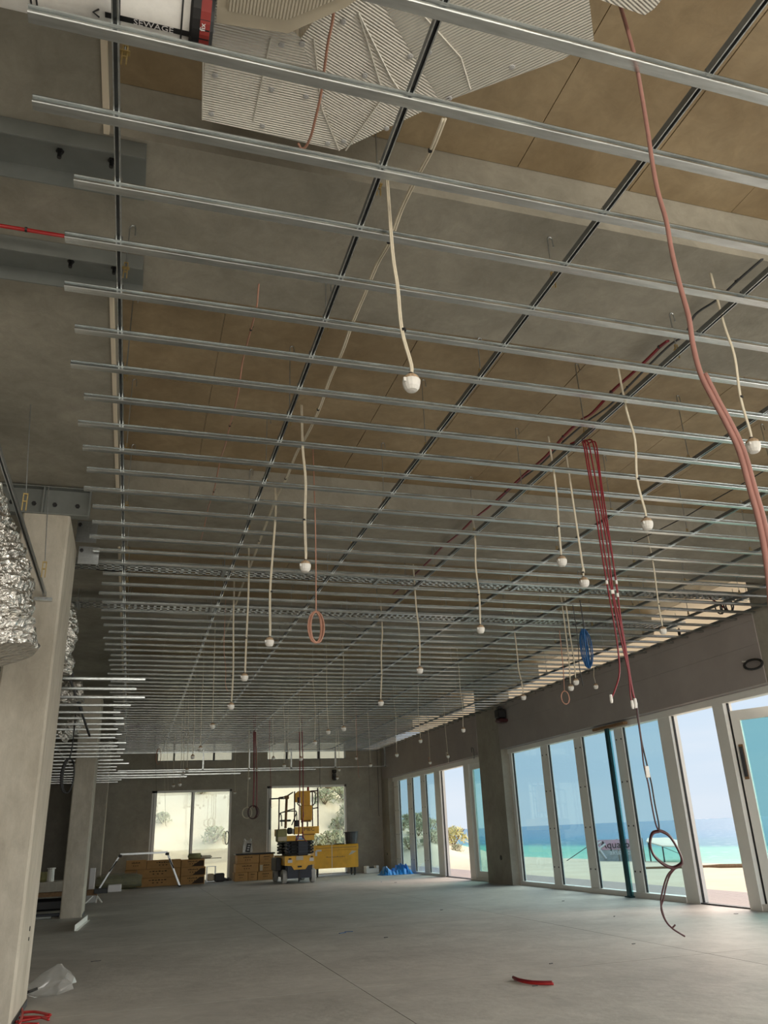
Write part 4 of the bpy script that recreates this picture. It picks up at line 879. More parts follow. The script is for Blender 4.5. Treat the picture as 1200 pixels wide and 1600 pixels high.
# timber and teal prop at the glazing
p = atx(1170/2.727+0, 0, 1) if False else None
ya = atx(760+458/2.727, 1050+240/2.727, 9.08).y; yb = atx(760+592/2.727, 1050+212/2.727, 9.08).y
t = MB().cbox((9.03, yb, 3.07), (9.13, ya, 3.125), .008).build('timber_block', 'brown_timber'); tag(t, 'brown timber batten wedged under the window head on top of the teal prop', 'timber')
t = thing('teal_prop', 'dark teal upright prop standing in front of the glazing under the timber batten', 'prop', (9.08, 14.5, 0))
MB().box((9.055, 14.45, .02), (9.105, 14.55, 3.07)).build('post', 'teal_prop', t)
MB().box((9.11, 14.415, .02), (9.116, 14.46, 3.05)).build('edge_fin', 'glass_teal', t)
MB().cbox((9.03, 14.40, 0), (9.13, 14.60, .02), .004).build('foot', 'teal_prop', t)
# ---------------------------------------------------------------- scissor lift
lx, ly = 4.98, 25.7
t = thing('scissor_lift', 'yellow scissor lift with black scissor stack and white tyres, standing before the right back window', 'scissor lift', (lx, ly, 0))
def LB(a, b, nm, mt, par=None, c=None):
    a = (lx+a[0], ly+a[1], a[2]); b = (lx+b[0], ly+b[1], b[2]); mb = MB()
    (mb.cbox(a, b, c) if c else mb.box(a, b)); return mb.build(nm, mt, par or t)
def LT(pts, r, nm, mt, par=None, n=7, sm=True):
    return MB().tube([(lx+x, ly+y, z) for x, y, z in (spl(pts, 5) if sm and len(pts) > 2 else pts)], r, n).build(nm, mt, par or t, smooth=True)
for (x, y) in ((-.38, .02), (.38, .02), (-.38, 1.45), (.38, 1.45)):
    w = MB().lathe([(.10, -.06), (.155, -.06), (.17, -.045), (.17, .045), (.155, .06), (.10, .06)], (lx+x, ly+y+.17, .17), 22, 'x').build('tyre', 'tyre', t)
    MB().lathe([(.03, -.065), (.10, -.058), (.10, .058), (.03, .065)], (lx+x, ly+y+.17, .17), 14, 'x').build('wheel_hub', 'black', w)
ch = MB().loft([[(lx-.40, y, .44), (lx-.22, y, .42), (lx-.15, y, .33), (lx+.15, y, .33), (lx+.22, y, .42), (lx+.40, y, .44), (lx+.40, y, .66), (lx-.40, y, .66)] for y in (ly-.03, ly+1.75)]).build('chassis', 'yellow', t)
LB((-.32, .0, .12), (.32, 1.7, .42), 'undercarriage', 'navy')
LB((-.36, .1, .20), (-.28, .25, .44), 'axle_arm', 'navy', c=.01); LB((.28, .1, .20), (.36, .25, .44), 'axle_arm', 'navy', c=.01)
LB((-.10, -.042, .555), (.09, -.03, .655), 'warning_plate', 'beige_wrap', ch)
LB((-.32, -.042, .50), (-.20, -.03, .57), 'white_label', 'print_white', ch); LB((.26, -.042, .52), (.37, -.03, .60), 'white_label', 'print_white', ch)
LB((-.30, -.044, .58), (-.23, -.03, .61), 'slot', 'black', ch); LB((.29, -.044, .61), (.35, -.03, .64), 'slot', 'black', ch); LB((-.06, -.044, .38), (.05, -.03, .42), 'slot', 'black', ch)
LB((-.03, -.01, .04), (.01, .05, .33), 'tow_post', 'black')
LB((-.55, .5, .30), (-.40, 1.3, .62), 'battery_box', 'dark_grey', c=.02)
for s in (-1, 1):
    for k in range(5):
        z = .69+k*.075
        for (ya_, yb_, dz) in ((.03, 1.65, .05), (1.65, .03, .05)):
            a = Vector((lx+s*(.27+.03*(k % 2)), ly+ya_, z)); b = Vector((lx+s*(.27+.03*(k % 2)), ly+yb_, z+dz)); n_ = Vector((.022, 0, 0)); h_ = Vector((0, 0, .055))
            MB().loft([[a-n_, a+n_, a+n_+h_, a-n_+h_], [b-n_, b+n_, b+n_+h_, b-n_+h_]]).build('scissor_arm', 'navy', t)
for k in range(5):
    z = .70+k*.075
    for y in (.04, .85, 1.62): MB().tube([(lx-.34, ly+y, z+.02), (lx+.34, ly+y, z+.02)], .022, 8).build('cross_pin', 'black', t)
LB((-.05, .02, .66), (.24, .10, 1.03), 'cylinder_cover', 'navy', c=.02)
for s in (-1, 1): 
    for k in range(4): MB().lathe([(.03, -.02), (.03, .02)], (lx+s*.36, ly+.04, .74+k*.08), 8, 'x').build('pin_cap', 'dark_grey', t)
pf = LB((-.36, .0, 1.03), (.40, 1.75, 1.16), 'platform_deck', 'yellow')
LB((-.10, -.012, 1.05), (.12, 0, 1.15), 'round_badge', 'print_blue', pf); LB((-.08, -.016, 1.085), (.10, -.010, 1.12), 'badge_band', 'print_white', pf)
tb = LB((-.14, -.04, 1.19), (.52, -.01, 1.37), 'toe_board', 'yellow')
text('MEC', 'lettering', .12, 'black', tb, (lx+.25, ly-.043, 1.30), (math.pi/2, 0, 0), .002, 1.25)
LB((-.40, .0, 1.16), (-.37, 1.75, 1.34), 'toe_board', 'yellow'); LB((.40, .0, 1.16), (.43, 1.75, 1.34), 'toe_board', 'yellow')
LB((-.60, -.02, 1.02), (-.34, .30, 1.33), 'side_tray', 'olive', c=.02); LB((-.58, -.025, 1.04), (-.36, -.02, 1.14), 'tray_label', 'beige_wrap')
LB((-.30, .1, 1.2), (-.17, .3, 1.36), 'tool_bag', 'dark_grey', c=.03); LB((-.2, .0, 1.2), (-.15, .08, 1.33), 'cup', 'print_white', c=.01)
r = .018
LT([(-.56, 0, 1.34), (-.56, 0, 2.05), (-.54, .02, 2.12), (-.36, .1, 2.15), (-.15, .2, 2.26)], r, 'guard_rail', 'dark_red_cable')
LT([(-.14, .0, 1.18), (-.14, .0, 2.27)], r, 'guard_post', 'dark_red_cable')
LT([(-.56, 0, 1.72), (-.35, .05, 1.78), (-.14, .0, 1.83)], r*.8, 'mid_rail', 'dark_grey')
LT([(-.52, .3, 1.33), (-.50, .3, 1.65), (-.44, .3, 1.75), (-.1, .3, 1.78), (-.03, .3, 1.72), (-.02, .3, 1.38)], r*.8, 'mid_rail', 'dark_grey')
LT([(-.56, .0, 1.72), (-.50, .0, 1.68), (-.48, .0, 1.4)], r*.8, 'mid_rail', 'dark_grey')
LT([(-.56, 1.6, 1.34), (-.56, 1.6, 2.1), (-.50, 1.6, 2.16), (-.14, 1.6, 2.16)], r, 'guard_rail', 'dark_grey')
LT([(.50, .0, 1.37), (.50, .0, 2.27), (.49, .05, 2.275), (.32, .1, 2.27), (.28, .1, 2.24)], r, 'guard_rail', 'dark_red_cable')
LT([(.37, .1, 1.37), (.37, .1, 2.26)], r, 'guard_post', 'dark_red_cable'); LT([(.37, .0, 1.82), (.50, .0, 1.84)], r*.8, 'mid_rail', 'dark_red_cable')
LT([(.30, .1, 2.25), (.42, .1, 2.25), (.46, .1, 2.15), (.45, .1, 2.0), (.38, .1, 1.9), (.30, .1, 1.89)], r*.8, 'hose_loop', 'black')
LT([(-.06, .05, 1.98), (-.02, .05, 1.92), (.05, .05, 1.89)], r*.8, 'hose_loop', 'black')
LT([(.25, .2, 1.37), (.25, .2, 1.6)], .02, 'panel_leg', 'dark_grey'); LT([(.10, .2, 1.37), (.10, .2, 1.6)], .014, 'panel_leg', 'dark_grey')
LT([(-.38, .02, 1.35), (-.355, .02, 2.08)], .035, 'folded_gate_post', 'brown_timber'); LB((-.41, .0, 2.08), (-.29, .03, 2.17), 'gate_hook', 'brown_timber', c=.01)
LB((-.45, .5, 1.52), (-.15, .53, 1.57), 'mid_board', 'dark_grey'); LT([(-.20, .1, 1.42), (-.12, .1, 1.6), (-.06, .1, 1.75)], .014, 'control_lever', 'dark_grey')
LB((-.11, .0, 1.38), (.0, .12, 1.54), 'control_box', 'black', c=.01)
pn = MB().loft([[(lx+a, y, z) for a, z in ((-.13, 2.0), (-.13, 2.2), (-.02, 2.28), (.30, 2.28), (.30, 1.91), (.07, 1.91), (.05, 1.98))] for y in (ly+.06, ly+.16)]).build('upper_panel', 'yellow_box', t)
LB((-.05, .045, 1.97), (.0, .06, 2.12), 'panel_cutout', 'black', pn); LB((.0, .04, 1.99), (.03, .06, 2.12), 'panel_tag', 'print_white', pn)
LB((.05, .02, 1.53), (.35, .22, 1.91), 'lower_panel', 'yellow_box', c=.015); LB((.10, .05, 1.49), (.33, .2, 1.53), 'panel_foot', 'brown_timber', c=.01)
LT([(.25, .1, 2.28), (.25, .1, 2.38)], .03, 'beacon_stem', 'red_bright', sm=False)
LB((-.20, .12, .66), (.20, 1.6, 1.03), 'stack_core', 'dark_grey')
t.scale = (1.14, 1.1, 1.14)
# ---------------------------------------------------------------- job box and its bin
Y = 28.6; xa = aty(491, 1350, Y).x; xb = aty(560, 1350, Y).x; zb = aty(530, 1356, Y).z; ztp = aty(540, 1319, Y).z
t = thing('job_box', 'long yellow steel site toolbox on castors right of the scissor lift', 'toolbox', ((xa+xb)/2, Y+.3, 0))
prof = [(0, zb), (.6, zb), (.6, ztp-.06), (.52, ztp), (.06, ztp), (0, ztp-.06)]
bd = MB().loft([[(x, Y+a, z) for a, z in [(0, zb), (.62, zb), (.62, ztp-.17), (0, ztp-.17)]] for x in (xa, xb)]).build('body', 'yellow_box', t)
MB().loft([[(x, Y+a-.01, z) for a, z in [(0, ztp-.165), (.64, ztp-.165), (.64, ztp-.05), (.56, ztp), (.05, ztp), (0, ztp-.03)]] for x in (xa-.012, xb+.012)]).build('lid', 'yellow_box', t)
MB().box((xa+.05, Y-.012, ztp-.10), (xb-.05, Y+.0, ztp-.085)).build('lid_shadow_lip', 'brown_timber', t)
MB().box((xa+.34*(xb-xa)+.08, Y-.014, zb), (xa+.34*(xb-xa)+.1, Y-.011, ztp)).build('tape_strip', 'canvas', t)
MB().box((xa+.06, Y-.016, ztp-.19), (xa+.25, Y-.01, ztp-.14)).box((xa+.03, Y-.016, ztp-.33), (xa+.1, Y-.01, ztp-.18)).build('pink_sticker', 'print_white', t)
st_ = MB()
for i in range(11):
    u = xa+.42+i*.06; h_ = .02 if i % 3 else .032; st_.box((u, Y-.003, (zb+ztp)/2-.03), (u+.038, Y-.0005, (zb+ztp)/2-.03+h_))
st_.build('faded_stencil', 'brown_timber', bd)
MB().loft([[(xb-.34, Y-.003, zb+.38), (xb-.22, Y-.003, zb+.52), (xb-.06, Y-.003, zb+.5), (xb-.2, Y-.003, zb+.42)], [(xb-.34, Y-.001, zb+.38), (xb-.22, Y-.001, zb+.52), (xb-.06, Y-.001, zb+.5), (xb-.2, Y-.001, zb+.42)]]).build('scuff', 'beige_wrap', bd)
for x in (xa+.12, xb-.12):
    for y in (Y+.08, Y+.52):
        w = MB().lathe([(.05, -.02), (.075, -.015), (.075, .015), (.05, .02)], (x, y, .075), 14, 'x').build('castor', 'black', t)
        MB().box((x-.035, y-.04, .12), (x+.035, y+.04, zb+.0)).box((x-.035, y-.02, .06), (x-.026, y+.02, .13)).box((x+.026, y-.02, .06), (x+.035, y+.02, .13)).build('fork', 'black', t)
c = aty(549, 1318, Y+.3)
t = MB().loft([[(c.x+r_*math.cos(a), Y+.3+r_*.8*math.sin(a), ztp+z) for a in [2*math.pi*j/16 for j in range(16)]] for r_, z in ((.19, 0), (.2, .02), (.235, .36), (.26, .375), (.255, .39), (.23, .39), (.22, .30))]).build('plastic_tub', 'dark_grey'); tag(t, 'black plastic tub standing on the yellow toolbox', 'tub')
t = MB().cbox((c.x-.62, Y+.15, ztp), (c.x-.28, Y+.35, ztp+.03), .01).build('hand_tool', 'black'); tag(t, 'flat black tool lying on the yellow toolbox', 'tool')
t = MB().cbox((xa+.15, Y+.1, ztp), (xa+.28, Y+.25, ztp+.045), .012).build('paper_pad', 'olive'); tag(t, 'small olive package on the left end of the yellow toolbox', 'package')
# ---------------------------------------------------------------- cardboard boxes
def carton(x0, x1, y0, d, z0, h, lab, grp, prints=1, white=False, tri=False):
    t = thing('carton', lab, 'cardboard box', ((x0+x1)/2, y0+d/2, z0), grp)
    MB().cbox((x0+.004, y0, z0), (x1-.004, y0+d, z0+h-.004), .006).build('box', 'cardboard', t)
    f = MB(); w = x1-x0
    if prints:
        n = 6
        for i in range(n): f.box((x0+w*.28+i*w*.07, y0-.002, z0+h*.66), (x0+w*.28+i*w*.07+w*.05, y0, z0+h*.66+h*.12*(1 if i % 2 else .7)))
        for i in range(3): f.box((x0+w*.36+i*w*.1, y0-.002, z0+h*.36), (x0+w*.36+i*w*.1+w*.04, y0, z0+h*.36+h*.1))
        f.build('printed_marks', 'cardboard_print', t)
    MB().box((x0+.02, y0+d*.48, z0+h-.006), (x1-.02, y0+d*.52, z0+h-.003)).build('tape', 'beige_wrap', t)
    if white: MB().box((x0+.03, y0-.004, z0+.02), (x0+.12, y0-.001, z0+h*.75)).build('paper_label', 'beige_wrap', t)
    if tri: MB().loft([[(x1-.42, yy, z0+.02), (x1-.03, yy, z0+.02), (x1-.03, yy, z0+h*.8), (x1-.16, yy, z0+h*.8)] for yy in (y0-.003, y0-.0005)]).build('dark_triangle_print', 'cardboard_print', t)
    return t
Yc = 28.9
def X(px, Y=Yc): return aty(px, 1350, Y).x
h = .262
G = 'cartons stacked between the back windows'
cs = [(370.5, 405.2, 2, 'top row, left'), (405.5, 428, 2, 'top row, right'), (368.5, 404.5, 1, 'middle row, left wide one'), (405, 428, 1, 'middle row, right one with pale label'), (367, 388, 0, 'bottom row, left'), (388.2, 402.5, 0, 'bottom row, centre'), (403, 428, 0, 'bottom row, right')]
for a, b, r_, nm in cs: carton(X(a), X(b), Yc+.01*r_, .6, r_*h, h, 'brown carton left of the scissor lift, '+nm, G, white='label' in nm)
t = MB().cbox((X(368), Yc+.0, 3*h), (X(430), Yc+.62, 3*h+.045), .01).build('black_sheet', 'black'); tag(t, 'black sheet goods lying over the carton stack between the windows', 'sheet')
c = aty(387, 1330, Yc+.2); zt = 3*h+.046
t = thing('plastic_bag', 'clear plastic bag with black and white print on the carton stack', 'bag', (c.x, Yc+.25, zt))
MB().loft([[(c.x+sx*r_, Yc+.25+sy*r_*.5, zt+z) for sx, sy in ((-1, -1), (1, -1), (1, 1), (-1, 1))] for r_, z in ((.16, 0), (.17, .05), (.15, .22), (.13, .34), (.16, .40))]).build('film', 'film', t)
MB().loft([[(c.x-.09, y_, zt+.05), (c.x+.07, y_, zt+.03), (c.x+.11, y_, zt+.30), (c.x-.03, y_, zt+.31)] for y_ in (Yc+.15, Yc+.17)]).build('printed_bag', 'black', t)
for k in range(3): MB().box((c.x-.03+k*.014, Yc+.146, zt+.09+k*.07), (c.x+.04+k*.014, Yc+.15, zt+.12+k*.07)).build('print_stripe', 'print_white', t)
for s in (-1, 1): MB().tube(spl([(c.x+s*.07, Yc+.25, zt+.38), (c.x+s*.1, Yc+.25, zt+.46), (c.x+s*.13, Yc+.25, zt+.40)]), .01, 5).build('handle', 'film', t)
Yc = 28.7; G = 'long cartons stacked below the left back window'
hh = .255
xl, xm, xr = X(197), X(282), X(320)
carton(xl+.35, xm, Yc, .55, 0, hh, 'long brown carton under the left back window, bottom row', G)
carton(xm+.01, xr, Yc, .55, 0, hh, 'short end carton with dark corner print, bottom row', G, tri=True)
carton(xl+.35, xm, Yc+.01, .55, hh, hh, 'long brown carton under the left back window, middle row', G)
carton(xm+.01, xr+.02, Yc, .55, hh, hh, 'short end carton with dark corner print, middle row', G, tri=True)
carton(xl, xl+.62, Yc-.02, .5, 2*hh, hh*1.1, 'short brown carton at the left end of the top row under the left window', G)
carton(xl+.63, xm+.0, Yc+.02, .5, 2*hh, hh, 'long brown carton under the left back window, top row', G)
carton(xm+.01, xr-.02, Yc+.02, .5, 2*hh, hh*.9, 'end carton with dark corner print, top row under the left window', G, tri=True)
carton(xl-.02, xl+.34, Yc+.1, .5, .0, 2*hh-.01, 'upright brown carton at the far left end of the long stack', G, prints=0)
z = 3*hh-.03
def roll(xa_, xb_, y, z, r, lab, mt='beige_wrap', dz=0):
    t = thing('wrapped_roll', lab, 'roll', ((xa_+xb_)/2, y, z)); MB().tube([(xa_, y, z+r), (xb_, y, z+r+dz)], r, 12).build('wrap', mt, t, smooth=True); MB().tube([(xa_-.02, y, z+r), (xb_+.03, y, z+r+dz)], r*.4, 10).build('core', 'dark_grey', t)
roll(X(294), X(313), Yc+.22, z, .09, 'fat wrapped roll lying on the long carton stack', 'olive'); roll(X(300), X(330), Yc+.42, z, .05, 'thin pale roll sticking out over the end of the carton stack')
t = MB().tube([(X(318), 28.9, .74), (X(347), 29.2, .73)], .012, 6).build('metal_rod', 'dark_grey'); tag(t, 'thin rod sticking out over the right end of the long cartons', 'rod')
# small things in front of the left back window
x_ = X(343, 29.4); t = MB().cbox((x_-.15, 29.3, 0), (x_+.17, 29.6, .26), .03).build('grey_crate', 'dark_grey'); tag(t, 'small dark crate on the floor below the left back window', 'crate')
t = thing('wire_rack', 'small wire rack standing right of the long cartons', 'rack', (X(331, 29.3), 29.5, 0))
for dx in (-.14, .14):
    for y_ in (29.35, 29.6): MB().tube([(X(331, 29.3)+dx, y_, 0), (X(331, 29.3)+dx, y_, .48)], .012, 5).build('leg', 'galv_dark', t)
for z in (.02, .47): MB().box((X(331, 29.3)-.15, 29.34, z), (X(331, 29.3)+.15, 29.61, z+.015)).build('shelf', 'galv_dark', t)
MB().cbox((X(331, 29.3)-.12, 29.38, .035), (X(331, 29.3)+.1, 29.56, .26), .03).build('packed_bag', 'beige_wrap', t)
for i, x_ in enumerate((X(352, 29.7), X(358, 29.7))):
    t = MB().loft([[(x_+r_*math.cos(a), 29.75+r_*math.sin(a), z) for a in [j*math.pi/4 for j in range(8)]] for r_, z in ((.12, 0), (.1, .06), (.03, .10))]).build('rubble_heap', 'dark_grey'); tag(t, 'little dark heap of debris at the foot of the left back window, %s one' % ['left', 'right'][i], 'debris', 'debris heaps by the back window')
# ---------------------------------------------------------------- trestle platform
Yt = 27.6; zt = aty(225, 1332, Yt).z
xa, xb = aty(188, 1335, Yt).x, aty(262, 1329, Yt).x
t = thing('trestle_platform', 'folding aluminium work trestle with splayed legs in front of the long cartons', 'trestle', ((xa+xb)/2, Yt+.2, 0))
MB().box((xa, Yt, zt-.05), (xb, Yt+.4, zt)).build('top_board', 'galv_dark', t)
fl_, fr = atz(158, 1393, 0), aty(285, 1384, Yt); 
for xs0, xe0 in ((xa, xa-.55), (xb, xb+.42)):
    for y_ in (Yt+.03, Yt+.37):
        yy = Yt-.05 if y_ < Yt+.1 else Yt+.45
        l = MB().loft([[Vector((xs0-.025, y_-.02, zt-.03)), Vector((xs0+.025, y_-.02, zt-.03)), Vector((xs0+.025, y_+.02, zt-.03)), Vector((xs0-.025, y_+.02, zt-.03))], [Vector((xe0-.025, yy-.02, .03)), Vector((xe0+.025, yy-.02, .03)), Vector((xe0+.025, yy+.02, .03)), Vector((xe0-.025, yy+.02, .03))]]).build('leg', 'galv_dark', t)
        MB().box((xe0-.035, yy-.03, 0), (xe0+.035, yy+.03, .05)).build('foot', 'black', l)
    for f_ in (.35, .7): q = xs0+(xe0-xs0)*f_; MB().tube([(q, Yt, zt*(1-f_)), (q, Yt+.4, zt*(1-f_))], .015, 6).build('rung', 'galv', t)
    MB().cbox((xs0-.05, Yt-.02, zt-.11), (xs0+.05, Yt+.42, zt-.03), .012).build('hinge', 'dark_grey', t)
    MB().tube([(xs0+(xe0-xs0)*.15, Yt-.03, zt*.8), (xs0+(xe0-xs0)*.5, Yt-.045, zt*.52)], .018, 6).build('hinge_plate', 'black', t)
# plastic wrapped bundle
x0_, x1_ = aty(150, 1380, 27.9).x, aty(221, 1380, 27.9).x
rnd = random.Random(5)
rings = []
for i in range(15):
    x = x0_+(x1_-x0_)*i/14; s = 1-.25*(abs(i-7)/7)**3; rings.append([(x+rnd.uniform(-.02, .02), 28.25+.36*math.cos(a)*s, .21+.21*math.sin(a)*s+rnd.uniform(-.012, .012)) for a in [2*math.pi*j/14 for j in range(14)]])
t = thing('wrapped_bundle', 'bundle of dark material under shiny clear plastic, left of the long cartons', 'bundle', ((x0_+x1_)/2, 28.25, 0)); MB().loft(rings).build('contents', 'olive', t)
MB().loft([[(p[0]*1.0, 28.25+(p[1]-28.25)*1.08-.0, max(.002, .21+(p[2]-.21)*1.09+.02)) for p in r_] for r_ in rings]).build('film', 'film', t)
# white toolbox, blue tarp, floor bits
p = atz(582, 1366, 0); Y = 29.2; xa, xb = aty(572, 1360, Y).x, aty(592.5, 1360, Y).x; 
t = thing('white_crate', 'small white plastic crate on the floor near the back right corner', 'crate', ((xa+xb)/2, Y+.15, 0))
MB().cbox((xa, Y, 0), (xb, Y+.3, .16), .015).build('tray', 'white_plastic', t); MB().cbox((xa, Y, .16), (xa+.11, Y+.3, .24), .01).build('end_wall', 'white_plastic', t); MB().cbox((xb-.11, Y, .16), (xb, Y+.3, .24), .01).build('end_wall', 'white_plastic', t); MB().box((xa+.15, Y+.1, .16), (xb-.15, Y+.16, .2)).build('handle', 'dark_grey', t)
xa, xb = atz(598, 1368, 0), atz(650, 1368, 0); y0 = 27.2; x0_ = aty(599, 1367, y0).x; x1_ = aty(649, 1367, y0).x
mb = MB(); nx, ny = 26, 8; rnd = random.Random(3); vs = []
for i in range(nx+1):
    for j in range(ny+1):
        u, v = i/nx, j/ny; e_ = math.sin(math.pi*v)**.6*min(1, u*6, (1-u)*6); hgt = .15+.08*math.exp(-((u-.15)/.09)**2)+.15*math.exp(-((u-.62)/.10)**2)+.15*math.exp(-((u-.83)/.09)**2)+.03*math.sin(u*30+v*5)
        vs.append((x0_+(x1_-x0_)*u+.03*rnd.uniform(-1, 1), y0+.75*v+.03*rnd.uniform(-1, 1), .004+max(0, hgt*e_*(1+.3*rnd.uniform(-1, 1)))))
mb.add(vs, [(i*(ny+1)+j, (i+1)*(ny+1)+j, (i+1)*(ny+1)+j+1, i*(ny+1)+j+1) for i in range(nx) for j in range(ny)])
t = mb.build('blue_tarp', 'blue_tarp'); tag(t, 'crumpled bright blue plastic sheet on the floor by the far glazing', 'tarp')
def floor_bit(name, lab, cat, px, py, sx, sy, mt, grp=None, rot=0, h=.01):
    p = atz(px, py, 0); R_ = Matrix.Rotation(rot, 3, 'Z')
    t = MB().box((p.x-sx/2, p.y-sy/2, 0), (p.x+sx/2, p.y+sy/2, h), R_, p).build(name, mt); return tag(t, lab, cat, grp)
P = [atz(x, y, .02) for x, y in ((802, 1527), (812, 1531), (828, 1534), (845, 1535), (863, 1535))]
t = thing('red_strip', 'bent red plastic conduit offcut on the floor in the foreground', 'offcut', P[2]); WL[t.name] = Vector(P[2])
MB().tube(spl(P), .014, 8).build('strip', 'red_cable', t, smooth=True)
P2_ = [p+Vector((.0, -.022, -.008)) for p in P]; MB().tube(spl(P2_), .011, 8).build('edge', 'red_bright', t, smooth=True)
for i, L in enumerate((((24, 1597), (50, 1592), (78, 1588)), ((34, 1582), (55, 1581), (79, 1586)), ((30, 1590), (60, 1589), (76, 1593)), ((33, 1574), (35, 1585), (30, 1600)), ((20, 1603), (45, 1600), (60, 1600)))):
    P = [atz(x, y, .03+.01*(i % 2)) for x, y in L]; t = wire('red_offcut', 'red cable offcut on the floor at the foot of the nearest column, %s' % ['longest', 'upper', 'middle', 'short upright', 'lowest'][i], 'offcut', P, .011, 'red_bright', 'red cable offcuts by the first column')
# clear bag
p = atz(72, 1556, 0); rnd = random.Random(9); rings = []
for z, r_ in ((0.0, .12), (.03, .17), (.08, .18), (.13, .15), (.18, .10), (.25, .02)):
    rings.append([(p.x+r_*math.cos(a)*(1+.45*rnd.uniform(-1, 1))+z*.35, p.y+r_*.8*math.sin(a)*(1+.25*rnd.uniform(-1, 1)), z+.012*rnd.uniform(0, 1)) for a in [2*math.pi*j/14 for j in range(14)]])
t = thing('clear_bag', 'crumpled clear plastic bag on the floor beside the nearest column', 'bag', (p.x, p.y, 0)); MB().loft(rings).build('film', 'film', t); MB().tube([(p.x-.2, p.y-.05, .04), (p.x-.08, p.y-.02, .07)], .014, 6).build('dark_scrap', 'black', t)
# folded steel angle by the second column
a = atz(116, 1455, 0); b = atz(136, 1438, 0); d_ = (b-a).normalized(); s_ = Vector((d_.y, -d_.x, 0))*.05
MBb = MB().loft([[v, v+s_, v+s_+Vector((0, 0, .004)), v+Vector((0, 0, .006))] for v in (a, b)]).loft([[v, v+Vector((0, 0, .09)), v+s_*.1+Vector((0, 0, .09)), v+s_*.1] for v in (a, b)])
t = MBb.build('steel_angle', 'white_frame'); tag(t, 'pale metal angle lying on the floor in front of the second column', 'metal angle')
# pallets, pipes and cartons behind the first columns
Y = 20.5; x0_, x1_ = aty(60, 1390, Y).x, aty(104, 1390, Y).x; z1_, z0_ = aty(80, 1378, Y).z, aty(80, 1402, Y).z
t = thing('work_bench', 'rough timber bench top behind the gap between the first two columns', 'bench', ((x0_+x1_)/2, Y, 0))
MB().box((x0_-1.3, Y, z1_-.2), (x1_+.2, Y+.8, z1_)).build('top', 'concrete_column', t); MB().box((x0_-1.3, Y+.02, z1_-.30), (x1_+.2, Y+.8, z1_-.21)).build('rail', 'brown_timber', t)
for x in (x0_-1.2, x1_+.1): MB().box((x, Y+.05, 0), (x+.1, Y+.15, z1_-.3)).build('leg', 'dark_grey', t)
t = MB().cbox((x0_-.9, Y+.1, 0), (x1_+.0, Y+.7, z1_-.36), .04).build('black_bag', 'black'); tag(t, 'black wrapped load under the bench behind the columns', 'bag')
c = aty(79, 1371, Y+.2); t = MB().lathe([(.07, 0), (.075, .02), (.07, .25), (.09, .26), (.09, .28)], (c.x, Y+.2, z1_), 10).build('white_tub', 'white_plastic'); tag(t, 'small pale tub standing on the bench behind the columns', 'tub')
c = aty(67, 1372, Y+.2); t = MB().lathe([(.06, 0), (.10, .05), (.08, .2)], (c.x, Y+.3, z1_), 10).build('grey_can', 'olive'); tag(t, 'small round can left of the pale tub on the bench', 'can')
t = MB().cbox((x0_-.9, Y-1.6, 0), (x1_+.3, Y-1.5, .06), .01).build('pipe_length', 'navy'); tag(t, 'dark pipe length on the floor beside the second column', 'pipe')
t = MB().cbox((x0_-.7, Y-2.1, 0), (x1_-.1, Y-2.02, .05), .01).build('pipe_length', 'steel_grey'); tag(t, 'grey metal length on the floor in front of the dark pipe', 'pipe')
Y = 22.5
a = aty(150, 1396, Y); b = aty(188, 1392, Y)
t = thing('low_stand', 'small low stand of crossed metal legs with white box end, beyond the second column', 'stand', (a.x, Y, 0))
zz = aty(170, 1392, Y).z
MB().cbox((aty(146, 1400, Y).x, Y, zz-.05), (aty(168, 1395, Y).x, Y+.3, zz+.06), .01).build('arm', 'dark_grey', t)
MB().cbox((aty(168, 1395, Y).x, Y-.02, zz-.03), (aty(189, 1395, Y).x, Y+.3, zz+.13), .01).build('white_end', 'print_white', t)
for (xx, x2) in ((152, 151), (152, 160), (145, 134)): MB().tube([aty(xx, 1400, Y), (aty(x2, 1400, Y).x, Y-.1, .0)], .02, 5).build('leg', 'white_frame', t)
MB().cbox((aty(134, 1410, Y).x, Y+.1, 0), (aty(150, 1410, Y).x, Y+.5, .28), .01).build('carton', 'brown_timber', t)
MB().cbox((aty(134, 1410, Y).x, Y+.05, 0), (aty(149, 1410, Y).x, Y+.1, .16), .01).build('front_flap', 'patch_grey', t)
c = aty(139, 1385, Y+.6); t = MB().cbox((c.x-.02, Y+.9, 0), (c.x+.12, Y+.94, .75), .008).build('white_board', 'print_white'); tag(t, 'white board leaning upright between the second and third columns', 'board')
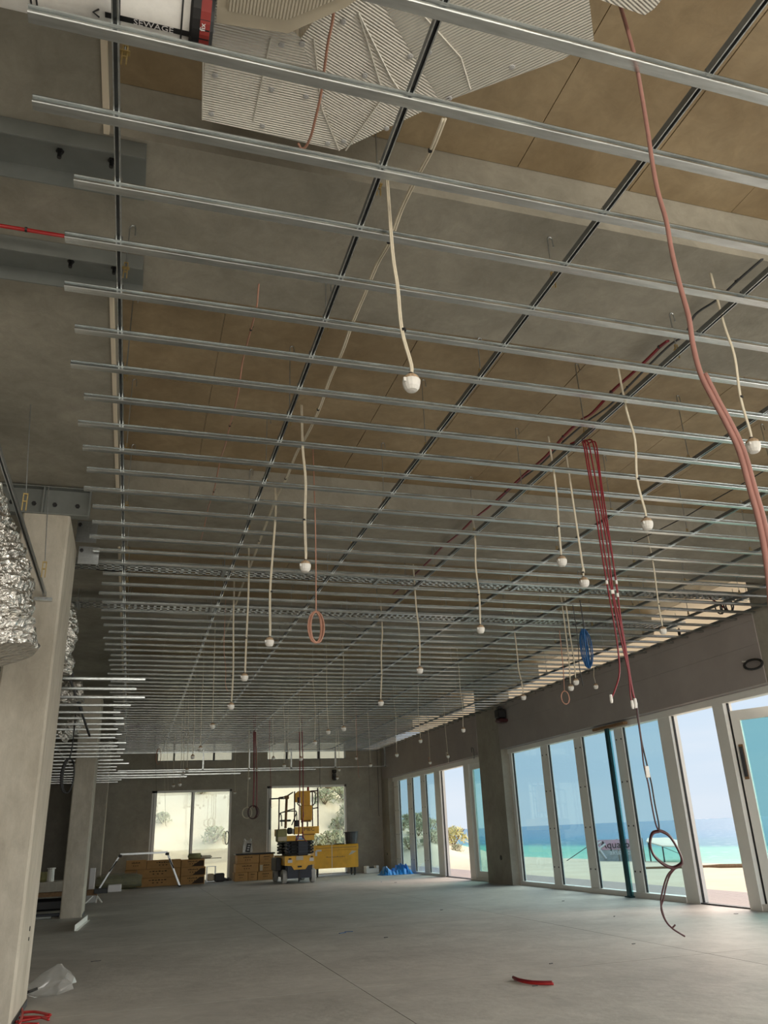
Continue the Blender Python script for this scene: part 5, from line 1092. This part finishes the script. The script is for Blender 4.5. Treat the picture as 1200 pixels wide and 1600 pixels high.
# little bits on the slab
bits = [(535, 1458, .12, .02, 'blue_cable', .5, 'scrap of blue tape, left piece'), (545, 1456, .12, .02, 'blue_cable', -.4, 'scrap of blue tape, right piece'), (596, 1378, .12, .03, 'blue_cable', 1.2, 'blue mark tape near the tarp'), (618, 1379, .06, .05, 'dark_grey', 0, 'dark crumb near the blue tarp'), (861, 1506, .04, .015, 'dark_grey', .3, 'dark crumb above the red offcut'), (836, 1541, .05, .01, 'dark_grey', 0, 'dark crumb below the red offcut'), (515, 1368, .35, .05, 'white_plastic', .05, 'white offcut under the yellow toolbox'), (495, 1371, .5, .06, 'black', .05, 'black tool left of the toolbox castors'), (603, 1465, .05, .02, 'dark_grey', .2, 'dark crumb in the middle of the floor'), (690, 1422, .05, .03, 'dark_grey', .5, 'dark crumb in front of the pillar'), (880, 1408, .05, .03, 'dark_grey', .5, 'dark crumb by the near glazing'), (960, 1432, .06, .02, 'dark_grey', .9, 'dark crumb left of the hanging cable'), (1150, 1428, .05, .04, 'dark_grey', .2, 'dark crumb by the open doorway'), (150, 1502, .12, .01, 'black', .3, 'thin dark splinter on the left foreground floor'), (990, 1475, .04, .02, 'dark_grey', .2, 'dark crumb right of centre on the floor')]
for px, py, sx, sy, mt, rot, nm in bits: floor_bit('floor_scrap', nm, 'scrap', px, py, sx, sy, mt, None, rot, .006)
for o in SC.objects:
    if o.type == 'MESH' and o.name.startswith('trim_2'): o['kind'] = 'structure'
# cables strung in the gap above the bulkhead at right
for i, (x, y, rx_, rz_) in enumerate(((1138, 946, .10, .12), (1126, 950, .08, .10), (1062, 990, .05, .09))):
    c = atx(x, y, 9.12); coil('dark_loop', 'dark cable loop in the bright gap above the bulkhead at right, %s of three' % ['rightmost', 'middle', 'leftmost'][i], c, rx_, rz_, 'black', .012, 2, None, 'dark loops above the bulkhead', wob=.03, tilt=1.5)
P = [atx(x, y, 9.1) for x, y in ((1060, 930), (1075, 927), (1095, 928), (1112, 936), (1135, 952))]
wire('dark_cable', 'red and dark cable stub lying in the gap above the bulkhead at right', 'cable', P, .014, 'red_cable')
